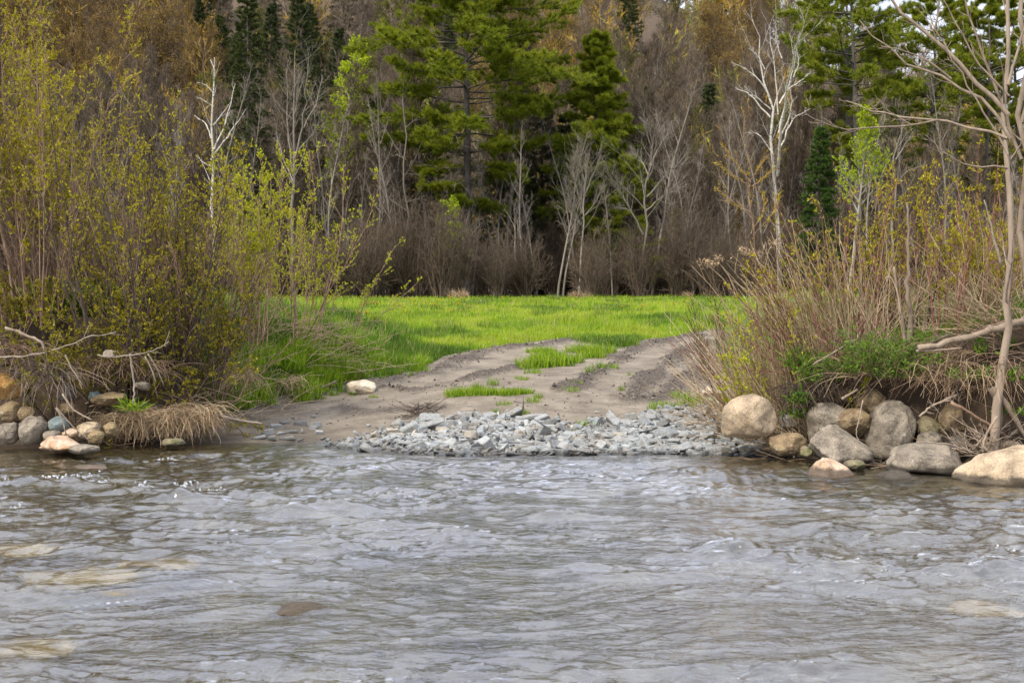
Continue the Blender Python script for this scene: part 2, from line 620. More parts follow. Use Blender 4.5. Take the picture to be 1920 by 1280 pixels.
WAVES = [(1385, 1043, .45, .075, .05), (1090, 972, .35, .05, 0), (880, 1000, .3, .06, -.2), (360, 940, .30, .07, .3), (90, 915, .5, .065, .1),
         (250, 925, .3, .06, -.2), (600, 955, .35, .055, .1), (760, 985, .3, .05, .1), (480, 930, .3, .05, 0), (1590, 1065, .3, .05, .1),
         (1810, 1080, .35, .06, .3), (1880, 1038, .4, .05, .2), (1540, 1255, .25, .05, .3), (180, 870, .4, .05, .1), (1250, 1085, .5, .035, -.1),
         (1060, 1070, .4, .035, .1), (1400, 1265, .3, .04, .2)]
WZ = wave(WX, WYY)
shore = np.interp(WX, SHX, SHY) - WYY
WZ = WZ * sstep(-0.3, 1.2, shore) * 1.0 + 0.004 * noise3(WX * 4, WYY * 9, seed=77)


def m_water():
    t = NT('river_water')
    co = t.co((1.0, 1.7, 1.0))
    n1 = t.noise(co, 9.0, 4, 0.62, dist=0.6)
    n2 = t.noise(co, 30.0, 3, 0.6, dist=0.4)
    b = t.bump(n1, 0.6, 0.024)
    b = t.bump(n2, 0.3, 0.005, b)
    fr = t.math('POWER', t.n('ShaderNodeFresnel', {'IOR': 1.40, 'Normal': b}).outputs[0], 0.66)
    tr = t.n('ShaderNodeBsdfRefraction', {'Color': (.82, .82, .70, 1), 'Roughness': 0.0, 'IOR': 1.333, 'Normal': b}).outputs[0]
    gl = t.n('ShaderNodeBsdfGlossy', {'Color': (1, 1, 1, 1), 'Roughness': 0.03, 'Normal': b}).outputs[0]
    w = t.n('ShaderNodeMixShader', {0: fr, 1: tr, 2: gl}).outputs[0]
    return t.done(w)


mb = MB()
mb.add(np.stack([WX, WYY, WZ], -1), Q=grid_faces(*WX.shape))
w = mb.obj('river_water', m_water())
tag(w, 'rippling shallow river water', None, None, 'structure')
# ------------------------------------------------------------------ boulders and stones
_bm = bmesh.new()
bmesh.ops.create_icosphere(_bm, subdivisions=5, radius=1.0)
ICO_V = np.array([v.co[:] for v in _bm.verts])
ICO_T = np.array([[v.index for v in f.verts] for f in _bm.faces])
_bm.free()


def m_rock(name, base, dark, spot, moss=0.0):
    """granite boulder: speckle, blotches, waterline stain"""
    t = NT(name)
    co = t.co(1.0)
    geo = t.n('ShaderNodeNewGeometry')
    n1 = t.noise(co, 6.0, 6, 0.62)
    n2 = t.noise(co, 70.0, 3, 0.7)
    n3 = t.noise(co, 2.2, 3, 0.5, dist=0.8)
    c = t.ramp(n1, [(0.36, dark), (0.5, base), (0.66, tuple(min(1, x * 1.35) for x in base))])
    c = t.mix(t.math('MULTIPLY', t.ramp(n3, [(0.48, (0, 0, 0)), (0.62, (1, 1, 1))]), 0.6), c, spot)
    c = t.mix(t.math('MULTIPLY', t.ramp(n2, [(0.54, (0, 0, 0)), (0.64, (1, 1, 1))]), 0.55), c, tuple(x * 0.35 for x in dark))
    c = t.mix(t.math('MULTIPLY', t.ramp(n2, [(0.30, (1, 1, 1)), (0.40, (0, 0, 0))]), 0.4), c, (.55, .5, .42))
    vo = t.n('ShaderNodeTexVoronoi', {'Vector': t.n('ShaderNodeMapping', {'Vector': co, 'Scale': (1, 1, 1), 'Location': (3, 1, 2)}).outputs[0], 'Scale': 9.0}).outputs['Distance']
    lich = t.math('MULTIPLY', t.ramp(t.math('ADD', vo, t.math('MULTIPLY', n2, 0.25)), [(0.24, (1, 1, 1)), (0.32, (0, 0, 0))]), t.ramp(n3, [(0.45, (0, 0, 0)), (0.6, (1, 1, 1))]))
    c = t.mix(t.math('MULTIPLY', lich, 0.55), c, (.34, .33, .27))
    ce = t.n('ShaderNodeTexVoronoi', {'Vector': t.n('ShaderNodeMixRGB', {0: .12, 1: co, 2: t.noise(co, 5.0, 3, .6, 'Color')}).outputs[0], 'Scale': 2.6}, feature='DISTANCE_TO_EDGE').outputs['Distance']
    crack = t.ramp(ce, [(0.0, (1, 1, 1)), (0.018, (0, 0, 0))])
    c = t.mix(t.math('MULTIPLY', crack, t.math('MULTIPLY', n1, 0.4)), c, tuple(x * .4 for x in dark))
    if moss:
        c = t.mix(t.math('MULTIPLY', t.ramp(n1, [(0.50, (0, 0, 0)), (0.62, (1, 1, 1))]), moss), c, (.055, .06, .015))
    z = t.n('ShaderNodeSeparateXYZ', {0: geo.outputs['Position']}).outputs[2]
    zz = t.math('ADD', z, t.math('MULTIPLY', t.math('SUBTRACT', n1, 0.5), 0.10))
    wl = t.ramp(t.math('MULTIPLY', zz, 4.0), [(0.22, (1, 1, 1)), (0.34, (0, 0, 0))])
    if name != 'amber_stone':
        c = t.mix(t.math('MULTIPLY', wl, 0.82), c, (.022, .017, .012))
    h = t.math('SUBTRACT', t.math('ADD', n1, t.math('MULTIPLY', n2, 0.3)), t.math('MULTIPLY', crack, .08))
    return t.done(t.principled(c, 0.75, t.bump(h, 0.75, 0.04), **{'Specular IOR Level': 0.3}))


RM = {
    'tan': m_rock('tan_granite', (.30, .23, .15), (.17, .125, .08), (.37, .29, .20)),
    'grey': m_rock('grey_granite', (.165, .138, .105), (.075, .062, .048), (.24, .20, .15)),
    'brown': m_rock('brown_granite', (.20, .14, .075), (.09, .06, .034), (.14, .10, .055), moss=0.3),
    'dark': m_rock('dark_stone', (.10, .088, .072), (.05, .043, .036), (.14, .12, .095)),
    'orange': m_rock('orange_stone', (.30, .155, .035), (.14, .07, .02), (.34, .22, .08)),
    'pink': m_rock('pinkish_stone', (.38, .28, .20), (.22, .14, .08), (.34, .17, .06)),
    'teal': m_rock('blue_grey_stone', (.13, .16, .155), (.08, .10, .10), (.16, .18, .17)),
    'amber': m_rock('amber_stone', (.33, .23, .06), (.16, .095, .02), (.42, .34, .15)),
    'pale': m_rock('pale_stone', (.42, .36, .27), (.28, .23, .16), (.40, .30, .18)),
    'mossy': m_rock('mossy_stone', (.17, .14, .085), (.09, .07, .045), (.12, .11, .05), moss=0.8),
}


def boulder_mesh(sx, sy, sz, seed, rough=0.13, flats=7, power=2.3, tilt=0.0, peak=0.0):
    V = ICO_V.copy()
    n = nrm(np.sign(V) * np.abs(V) ** (2 / power) + 1e-9)
    r = (np.abs(V[:, 0]) ** power + np.abs(V[:, 1]) ** power + np.abs(V[:, 2]) ** power) ** (-1 / power)
    V = V * r[:, None]
    lr = np.random.default_rng(seed)
    for _ in range(flats):
        a = nrm(lr.normal(0, 1, 3))
        dcut = lr.uniform(0.64, 0.90)
        ex = np.maximum(V @ a - dcut, 0)
        V = V - a * (ex * 0.85)[:, None]
    o = lr.uniform(0, 50, 3)
    q = V * 1.1 + o
    V = V * (1 + rough * fbm(q[:, 0], q[:, 1], q[:, 2], seed, 3))[:, None]
    q = V * 7 + o
    V = V * (1 + 0.012 * fbm(q[:, 0], q[:, 1], q[:, 2], seed + 9, 3))[:, None]
    if peak:
        up = np.clip(V[:, 2], -1, 1)
        k = 1 - 0.55 * np.clip(up + 0.3, 0, 1.3) / 1.3
        V[:, 0] *= k
        V[:, 1] *= k
        V[:, 0] += peak * up
    lo, hi = V.min(0), V.max(0)
    V = (V - (lo + hi) / 2) / ((hi - lo) / 2)
    V = V * np.array([sx, sy, sz])
    if tilt:
        c, s = cos(tilt), sin(tilt)
        V[:, 0], V[:, 2] = V[:, 0] * c + V[:, 2] * s, -V[:, 0] * s + V[:, 2] * c
    mb = MB()
    mb.add(V, T=ICO_T)
    return mb


def boulder(px, py, w, h, Y, mat, label, seed, tilt=0.0, peak=0.0, depth=None, flats=7, power=2.3, rough=0.13, cat='boulder', name='boulder', group=None):
    k = Y / F_PX
    d = depth if depth else (w + h) * 0.27 * k + 0.03
    if tilt:
        a = math.radians(abs(tilt))
    mb = boulder_mesh(w * k / 2, d, h * k / 2, seed, rough, flats, power, math.radians(tilt), peak)
    o = mb.obj(name, RM[mat])
    p = at(px, py, Y)
    o.location = p
    return tag(o, label, cat, group or 'boulders along the river banks')


BOULD = [
    # right bank
    (1404, 782, 106, 88, 13.75, 'tan', 'big smooth tan boulder sitting alone on the slate rubble, its edge creased', 3, -8, 0),
    (1477, 832, 72, 44, 13.55, 'brown', 'low rounded greenish brown boulder between the big tan boulder and the triangular grey one', 4, 0, 0),
    (1552, 800, 84, 92, 13.75, 'grey', 'tall grey boulder standing behind the triangular grey one', 5, 0, 0),
    (1601, 790, 72, 52, 13.55, 'brown', 'egg shaped brown boulder lying in the crook between grey boulders', 6, 8, 0),
    (1578, 838, 116, 86, 13.25, 'grey', 'triangular grey boulder with a pale left face at the waterline', 7, 0, -.22),
    (1669, 806, 84, 116, 13.45, 'grey', 'tall leaning mottled grey boulder in the middle of the right bank', 8, 24, 0),
    (1735, 866, 144, 72, 12.75, 'grey', 'long low dark grey boulder half in the water below the overhanging roots', 9, 0, 0),
    (1631, 758, 56, 56, 13.75, 'brown', 'brown boulder wedged under the sod above the egg shaped one', 10, -20, 0),
    (1586, 732, 56, 52, 13.95, 'brown', 'earth covered brown boulder highest in the eroded right bank', 12, 0, 0),
    (1790, 785, 58, 62, 13.3, 'brown', 'round brown boulder buried in roots under the dead grass', 13, 0, 0),
    (1742, 800, 50, 44, 13.45, 'mossy', 'mossy brown boulder in shade beside the leaning mottled boulder', 14, 0, 0),
    (1746, 824, 52, 34, 13.2, 'grey', 'small grey boulder tucked just behind the long low one', 15, 0, 0),
    (1794, 832, 38, 32, 13.1, 'dark', 'small dark stone beside a heap of dead roots', 16, 0, 0),
    (1893, 880, 218, 84, 12.15, 'tan', 'large flat tan slab at the water on the far right', 17, -9, 0),
    (1511, 845, 28, 22, 13.45, 'mossy', 'small mossy stone at the foot of the triangular grey boulder', 18, 0, 0),
    (1558, 884, 92, 54, 12.55, 'pink', 'peaked orange and cream rock standing in the shallow water', 19, 0, -.15),
    (1602, 873, 46, 24, 12.75, 'mossy', 'low dark wet rock just behind the peaked orange one', 20, 0, 0),
    (1678, 896, 72, 30, 12.35, 'grey', 'small grey rock barely above water near the tan slab', 21, 0, 0),
    (1337, 734, 40, 22, 16.3, 'pale', 'pale cream stone half hidden at the edge of the dead grass', 22, 0, 0),
    (1893, 835, 34, 20, 12.9, 'tan', 'little tan stone in the dead roots above the tan slab', 23, 0, 0),
    # left bank
    (12, 724, 72, 52, 14.7, 'orange', 'orange stained boulder at the far left with a root across it', 31, 8, 0),
    (14, 772, 54, 42, 14.6, 'brown', 'speckled brown boulder below the orange stained one', 32, 0, 0),
    (50, 777, 32, 32, 14.6, 'brown', 'small brown stone among hanging roots left of the blue grey stone', 33, 0, 0),
    (16, 812, 42, 42, 14.45, 'grey', 'rounded grey boulder at the waterline on the far left', 34, 0, 0),
    (60, 806, 52, 56, 14.4, 'grey', 'upright grey boulder next to the blue grey stone', 35, 22, 0),
    (108, 797, 44, 34, 14.5, 'teal', 'blue grey stone on the left bank', 36, 0, 0),
    (96, 816, 34, 20, 14.35, 'grey', 'flat little grey stone under the blue grey one', 37, 0, 0),
    (166, 806, 48, 32, 14.45, 'tan', 'smooth tan boulder left of the dead grass tussock', 38, 0, 0),
    (181, 819, 34, 26, 14.3, 'brown', 'rounded brown cobble in front of the smooth tan boulder', 39, 0, 0),
    (115, 835, 92, 38, 14.0, 'pink', 'pale topped flat rock in the water below the blue grey stone', 40, 0, -.1),
    (158, 842, 56, 20, 13.8, 'grey', 'flat grey rock farthest out in the water on the left', 41, 0, 0),
    (132, 812, 34, 18, 14.4, 'pink', 'small pinkish stone between the blue grey stone and the tan boulder', 42, 0, 0),
    (209, 806, 30, 30, 14.4, 'brown', 'brown cobble pressed against the dead grass tussock', 43, 30, 0),
    (204, 748, 64, 26, 14.9, 'brown', 'long brown boulder in the dark hollow under the left bank', 44, 0, 0),
    (325, 830, 46, 18, 14.5, 'mossy', 'flat greenish slab at the water below the dead grass tussock', 45, 0, 0),
    (4, 668, 34, 42, 14.9, 'dark', 'dark boulder high in the left bank at the picture edge', 46, 0, 0),
    (98, 604, 48, 30, 16.0, 'brown', 'brownish boulder on top of the left bank behind olive leaves', 47, 0, 0),
    (207, 664, 26, 18, 14.85, 'grey', 'small pale grey stone showing through the leaves of the left bank', 48, 0, 0),
    (267, 723, 30, 18, 15.0, 'grey', 'small grey stone at the right end of the dark hollow', 49, 0, 0),
    (124, 736, 32, 34, 14.85, 'dark', 'dark angular stone behind the hanging roots', 50, 0, 0),
    (125, 768, 34, 26, 14.7, 'brown', 'brown stone under the hanging root mat', 51, 0, 0),
    (178, 742, 22, 18, 14.95, 'teal', 'bluish stone in the hollow touching the long brown boulder', 52, 0, 0),
    # ford
    (678, 728, 56, 34, float(gpx(678, 737)[1]), 'pale', 'lone cream boulder where the grass meets the sand', 53, 5, 0),
    # in the stream
    (150, 1078, 250, 60, 8.15, 'amber', 'broad amber rock glowing under the water at lower left', 61, 0, 0),
    (40, 1030, 150, 44, 8.9, 'amber', 'amber rock under water close to the left picture edge', 62, 0, 0),
    (300, 1055, 150, 36, 8.45, 'amber', 'small amber rock under water right of the broad amber one', 63, 0, 0),
    (400, 985, 150, 40, 9.75, 'pale', 'pale rock under water below the riffle on the left', 64, 0, 0),
    (700, 1010, 190, 34, 9.3, 'pale', 'long pale rock under water left of centre', 65, 0, 0),
    (60, 1215, 170, 50, 6.55, 'amber', 'dark amber rock under water in the bottom left corner', 66, 0, 0),
    (1850, 1145, 150, 40, 7.35, 'amber', 'amber rock under water near the right picture edge', 67, 0, 0),
    (860, 1175, 200, 44, 6.95, 'pale', 'pale rock under water right of the rock that breaks the surface', 68, 0, 0),
    (560, 1156, 116, 50, 7.20, 'brown', 'rounded amber brown rock just breaking the surface in midstream', 54, 0, 0),
    (165, 881, 84, 20, 13.0, 'pink', 'flat reddish rock awash in the riffle on the left', 55, 0, 0),
    (1412, 906, 66, 20, 12.4, 'pink', 'flat pinkish rock under a film of water near the peaked one', 56, 0, 0),
]
for b in BOULD:
    extra = dict(peak=b[9])
    if b[7] == 3:
        extra.update(flats=2, power=2.15, rough=.10)
    o = boulder(*b[:8], tilt=b[8], **extra)
    if 61 <= b[7] <= 68:            # lies on the bed, its top a few centimetres under water
        o.location.z = -b[3] * b[4] / F_PX / 2 - (.055 if b[5] == 'amber' else .075)

# ---- slate
def m_slate():
    t = NT('slate')
    co = t.co(1.0)
    orr = t.math('FRACT', t.math('ADD', t.objrand(), t.math('MULTIPLY', t.attr('rnd'), 1.6)))
    n1 = t.noise(co, 9.0, 5, 0.6)
    ly = t.noise(t.co((2.0, 2.0, 60.0)), 1.0, 3, 0.5)
    c = t.ramp(orr, [(0.0, (.06, .066, .068)), (0.22, (.20, .205, .20)), (0.42, (.105, .118, .126)), (0.65, (.26, .268, .262)), (0.85, (.155, .17, .178)), (1.0, (.29, .235, .155))])
    c = t.mix(t.math('MULTIPLY', t.ramp(n1, [(0.4, (0, 0, 0)), (0.7, (1, 1, 1))]), 0.5), c, (.42, .42, .40))
    c = t.mix(t.math('MULTIPLY', ly, 0.4), c, (.07, .075, .075))
    n4 = t.noise(t.co(1.0), 3.0, 4, .6)
    c = t.mix(t.math('MULTIPLY', t.ramp(n4, [(0.5, (0, 0, 0)), (0.66, (1, 1, 1))]), 0.6), c, (.15, .115, .075))
    geo = t.n('ShaderNodeNewGeometry')
    z = t.n('ShaderNodeSeparateXYZ', {0: geo.outputs['Position']}).outputs[2]
    zz = t.math('ADD', z, t.math('MULTIPLY', t.math('SUBTRACT', n1, 0.5), 0.06))
    wl = t.ramp(t.math('MULTIPLY', zz, 5.0), [(0.12, (1, 1, 1)), (0.3, (0, 0, 0))])
    c = t.mix(t.math('MULTIPLY', wl, 0.8), c, (.02, .02, .019))
    return t.done(t.principled(c, 0.6, t.bump(t.math('ADD', n1, ly), 0.5, 0.015), **{'Specular IOR Level': 0.4}))


SLATE = m_slate()


def slate_mesh(seed, thick=0.3):
    """angular split stone: convex hull of jittered points on a slab, bevelled"""
    lr = np.random.default_rng(seed)
    n = lr.integers(5, 8)
    a = np.sort(lr.random(n) * 2 * pi)
    top, bot = [], []
    el = lr.uniform(0.55, 0.95)
    for x in a:
        r = lr.uniform(0.75, 1.1)
        p = np.array([cos(x) * r, sin(x) * r * el])
        top.append((*(p * lr.uniform(0.72, 0.98)), thick * lr.uniform(0.55, 1.25)))
        bot.append((*p, -thick * lr.uniform(0.4, 1.1)))
    bm = bmesh.new()
    for p in top + bot:
        bm.verts.new(p)
    bmesh.ops.convex_hull(bm, input=bm.verts)
    bmesh.ops.delete(bm, geom=[v for v in bm.verts if not v.link_faces], context='VERTS')
    bmesh.ops.dissolve_limit(bm, angle_limit=0.12, verts=bm.verts, edges=bm.edges)
    bmesh.ops.bevel(bm, geom=list(bm.edges), offset=0.05, segments=1, affect='EDGES', profile=0.6)
    bmesh.ops.triangulate(bm, faces=bm.faces)
    bmesh.ops.subdivide_edges(bm, edges=bm.edges, cuts=1, use_grid_fill=True)
    for v in bm.verts:
        q = v.co * 2.2
        f = float(noise3(q.x + seed, q.y, q.z * 3, seed)) * 0.05
        v.co += v.co.normalized() * f
    me = bpy.data.meshes.new('slate_stone')
    bm.to_mesh(me)
    bm.free()
    me.materials.append(SLATE)
    return me


SL = [slate_mesh(200 + k, (0.16, 0.22, 0.30, 0.13, 0.38)[k % 5]) for k in range(16)]


def put_slate(x, y, z, s, tilt, label, group):
    o = bpy.data.objects.new('slate_stone', SL[rng.integers(len(SL))])
    COL.objects.link(o)
    o.location = (x, y, z)
    o.scale = (s, s * rng.uniform(0.7, 1), s * rng.uniform(0.8, 1.25))
    o.rotation_euler = (rng.normal(0, tilt), rng.normal(0, tilt), rng.uniform(0, 6.28))
    tag(o, label, 'stone', group)


TOPX = [600, 690, 740, 800, 900, 1000, 1080, 1150, 1250, 1350, 1450, 1500]
TOPY = [838, 817, 802, 792, 780, 788, 797, 787, 772, 757, 770, 800]
BOTX = [600, 700, 850, 1000, 1250, 1400, 1500]
BOTY = [846, 856, 860, 856, 856, 858, 862]
def ground_pts(px, py, y0=12.0, y1=30.0):
    """where many lines of sight meet the ground"""
    a, b = (px - 960) / F_PX, (640 - py) / F_PX
    den = cos(PITCH) + b * sin(PITCH)
    dx, dz = a / den, (-sin(PITCH) + b * cos(PITCH)) / den
    ys = np.arange(y0, y1, 0.05)
    out = np.zeros((len(px), 2))
    for k in range(0, len(px), 1000):
        zz = H0(dx[k:k + 1000, None] * ys, np.broadcast_to(ys, (len(dx[k:k + 1000]), len(ys))))
        hit = zz > CAM_H + dz[k:k + 1000, None] * ys
        j = np.argmax(hit, 1)
        out[k:k + 1000, 1] = ys[j]
        out[k:k + 1000, 0] = dx[k:k + 1000] * ys[j]
    return out


def ground_pt(px, py):
    return ground_pts(np.array([float(px)]), np.array([float(py)]))[0]


px, py = rng.uniform(600, 1490, 14000), rng.uniform(750, 862, 14000)
tp, bt = np.interp(px, TOPX, TOPY), np.interp(px, BOTX, BOTY)
k = (py > tp - 3) & (py < bt) & (rng.random(14000) < np.clip((py - tp + 4) / 22, .12, 1))
cand = ground_pts(px[k], py[k])
cand = cand[(cand[:, 1] < 17.4) & (H0(cand[:, 0], cand[:, 1]) < .36)]
placed = []
big = 0
for (x, y) in cand:
    s = float(np.clip(rng.lognormal(-2.24, 0.42), 0.05, 0.19))
    ok = True
    for (a, b, r) in placed:
        if (a - x) ** 2 + (b - y) ** 2 < (0.48 * (r + s)) ** 2:
            ok = False
            break
    if ok:
        placed.append((x, y, s))
    if len(placed) >= 330:
        break
placed.sort(key=lambda p: -p[2])
hmound = lambda x, y: 0.045 + 0.015 * float(sstep(-.1, .6, np.array(y - np.interp(x, SHX, SHY))))
for k, (x, y, s) in enumerate(placed[:280]):
    z = float(H0(np.array([x]), np.array([y]))[0]) + hmound(x, y) * rng.uniform(0.2, 1.0)
    wetrow = y - np.interp(x, SHX, SHY) < 0.12
    if wetrow:
        put_slate(x, y, z, s, 0.35, 'dark wet slate stone along the waterline of the ford', 'wet slate stones at the waterline')
    elif s > 0.125:
        put_slate(x, y, z, s, 0.4, 'large pale angular slate block in the rubble bank of the ford', 'large slate blocks of the ford')
    else:
        put_slate(x, y, z, s, 0.38, 'small grey angular slate stone in the rubble bank of the ford', 'small slate stones of the ford')
# loose flakes on the sand to the left
for (px, py, s) in [(500, 815, .10), (520, 805, .11), (535, 795, .09), (545, 812, .10), (560, 800, .12), (575, 812, .09), (590, 803, .10), (485, 823, .11), (510, 826, .08),
                    (540, 825, .12), (600, 815, .07), (530, 817, .1), (588, 782, .05), (615, 832, .08), (632, 838, .07), (600, 806, .13), (618, 842, .10), (640, 840, .09), (655, 843, .10), (668, 838, .09), (690, 842, .11), (650, 832, .06), (672, 828, .08), (566, 828, .07), (608, 826, .06), (688, 822, .07), (700, 832, .10)]:
    x, y = ground_pt(px, py)
    put_slate(x, y, float(H0(np.array([x]), np.array([y]))[0]) + 0.015, s, 0.1, 'flat blue grey slate flake lying on the sand left of the rubble bank', 'slate flakes on the sand')
for (px, py, s) in [(880, 762, .05), (890, 770, .06), (1080, 702, .05), (1120, 775, .05), (690, 800, .05), (700, 808, .04), (860, 778, .06), (1000, 790, .07), (1060, 765, .03)]:
    x, y = ground_pt(px, py)
    put_slate(x, y, float(H0(np.array([x]), np.array([y]))[0]) + 0.01, s, 0.15, 'single grey stone lying loose on the sand above the rubble', 'loose stones on the sand')

# uncounted chips between the stones
mb = MB()
chip_src = []
for me in SL[:8]:
    v = np.array([q.co[:] for q in me.vertices])
    me.calc_loop_triangles()
    chip_src.append((v, np.array([t.vertices[:] for t in me.loop_triangles])))
for (x, y) in cand[:5600]:
    v, t = chip_src[rng.integers(8)]
    s = float(np.clip(rng.lognormal(-2.95, .4), .02, .10))
    a = rng.uniform(0, 6.28)
    q = v * s * np.array([1, 1, 0.9])
    q = np.stack([q[:, 0] * cos(a) - q[:, 1] * sin(a), q[:, 0] * sin(a) + q[:, 1] * cos(a), q[:, 2] + q[:, 0] * rng.normal(0, .3)], 1)
    z = float(H0(np.array([x]), np.array([y]))[0]) + 0.7 * hmound(x, y) * rng.uniform(0.0, 1.0)
    mb.add(q + np.array([x, y, z]), T=t, rnd=rng.random())
o = mb.obj('slate_gravel', SLATE, smooth=False)
tag(o, 'small slate chips filling the gaps of the rubble bank', 'gravel', None, 'stuff')
# ------------------------------------------------------------------ forest
BARK_GREY = mat_bark('grey_bark', [(0.3, (.075, .06, .048)), (0.7, (.26, .215, .175))], objvar=0.55)
BARK_BROWN = mat_bark('brown_twigs', [(0.3, (.055, .040, .027)), (0.7, (.165, .122, .085))], objvar=0.5)
BARK_PALE = mat_bark('pale_bark', [(0.3, (.20, .175, .145)), (0.7, (.38, .34, .29))], objvar=0.3)
BARK_MID = mat_bark('grey_tan_bark', [(0.3, (.13, .11, .09)), (0.7, (.27, .235, .195))], objvar=0.2)
BARK_PINE = mat_bark('pine_bark', [(0.3, (.03, .025, .022)), (0.7, (.12, .10, .088))])
BARK_RED = mat_bark('reddish_bark', [(0.3, (.06, .03, .02)), (0.7, (.19, .095, .06))])


def m_birch():
    t = NT('birch_bark')
    co = t.co((3, 3, 14))
    n = t.noise(co, 1.0, 4, 0.7)
    n2 = t.noise(t.co(2.0), 1.0, 3, 0.5)
    c = t.ramp(n, [(0.36, (.05, .042, .036)), (0.46, (.42, .39, .34)), (0.8, (.60, .56, .50))])
    c = t.mix(t.math('MULTIPLY', n2, 0.35), c, (.30, .25, .2))
    return t.done(t.principled(c, 0.7))


BIRCH = m_birch()
N_PINE = mat_leaf('pine_needles', [(0, (.06, .09, .006)), (0.5, (.165, .20, .010)), (0.85, (.29, .30, .014)), (1, (.36, .35, .02))], 0.4, 0.55)
N_SPRUCE = mat_leaf('spruce_needles', [(0, (.02, .032, .008)), (0.6, (.045, .06, .012)), (1, (.09, .095, .018))], 0.15, 0.6, objvar=0.4)
N_FIR = mat_leaf('fir_needles', [(0, (.025, .055, .01)), (0.6, (.05, .095, .012)), (1, (.12, .16, .015))], 0.2, 0.6, objvar=0.2)
L_LIME = mat_leaf('lime_leaves', [(0, (.20, .27, .006)), (0.6, (.33, .41, .008)), (1, (.46, .50, .02))], 0.5)
L_ORANGE = mat_leaf('orange_buds', [(0, (.13, .075, .018)), (0.6, (.22, .135, .022)), (1, (.27, .20, .028))], 0.35, objvar=0.5)
L_OLIVE = mat_leaf('olive_leaves', [(0, (.07, .075, .012)), (0.6, (.12, .12, .014)), (1, (.19, .18, .02))], 0.4, objvar=0.3)


def bare_tree(mb_wood, mb_twig, h, r0, c=(16, 8, 6, 3), spread=0.34, ang=(32, 55), up=0.10, t0=0.3, wob=0.05, twig=0.010, lean=0.03, leafy=None, fork=1, leaf=(0.12, 0.08), nleaf=1):
    """upright deciduous tree without (or with small) leaves"""
    S = np.zeros((fork, 3))
    D = np.array([[rng.normal(0, lean) + (k - (fork - 1) / 2) * 0.16, rng.normal(0, lean), 1.0] for k in range(fork)])
    L0 = h * (1 - 0.08 * rng.random(fork))
    P0 = grow(S, D, L0, 12, wob, 0.03)
    R0 = taper(np.full(fork, r0), np.full(fork, twig), 12, 0.9)
    tube(mb_wood, P0, R0, 7)
    s, d, t, i, r = sprout(P0, R0, c[0], t0, 0.98, ang)
    L1 = h * spread * (1.12 - 0.85 * (t - t0) / (1 - t0)) * rng.uniform(0.65, 1.2, len(t))
    P1 = grow(s, d, L1, 8, 0.10, up)
    R1 = taper(np.minimum(r * 0.6, r0 * 0.5), np.full(len(t), twig * .8), 8)
    tube(mb_wood, P1, R1, 5)
    s, d, t, i, r = sprout(P1, R1, c[1], 0.2, 1.0, (25, 55))
    L2 = L1[i] * (0.55 - 0.3 * t) * rng.uniform(0.6, 1.2, len(t))
    P2 = grow(s, d, L2, 5, 0.10, up * 0.9)
    R2 = taper(np.minimum(r * 0.6, 0.03), np.full(len(t), twig * .6), 5)
    tube(mb_twig, P2, R2, 3)
    s, d, t, i, r = sprout(P2, R2, c[2], 0.15, 1.0, (20, 50))
    L3 = np.maximum(L2[i] * (0.6 - 0.25 * t), h * 0.022) * rng.uniform(0.6, 1.2, len(t))
    P3 = grow(s, d, L3, 4, 0.12, up * 0.9)
    R3 = taper(np.full(len(t), twig * .75), np.full(len(t), twig * .4), 4)
    tube(mb_twig, P3, R3, 3)
    Pl, Rl = P3, R3
    if c[3]:
        s, d, t, i, r = sprout(P3, R3, c[3], 0.2, 1.0, (20, 45))
        L4 = np.maximum(L3[i] * 0.5, h * 0.014) * rng.uniform(0.6, 1.2, len(t))
        P4 = grow(s, d, L4, 3, 0.1, up)
        tube(mb_twig, P4, taper(np.full(len(t), twig * .5), np.full(len(t), twig * .35), 3), 3)
        Pl = P4
    if leafy is not None:
        n = len(Pl) * nleaf
        idx = np.repeat(np.arange(len(Pl)), nleaf)
        pos, tan, _, _ = lerp_poly(Pl, idx, rng.uniform(0.3, 1.0, n))
        leaves(leafy, pos, tan + rng.normal(0, .7, (n, 3)), leaf[0], leaf[1])


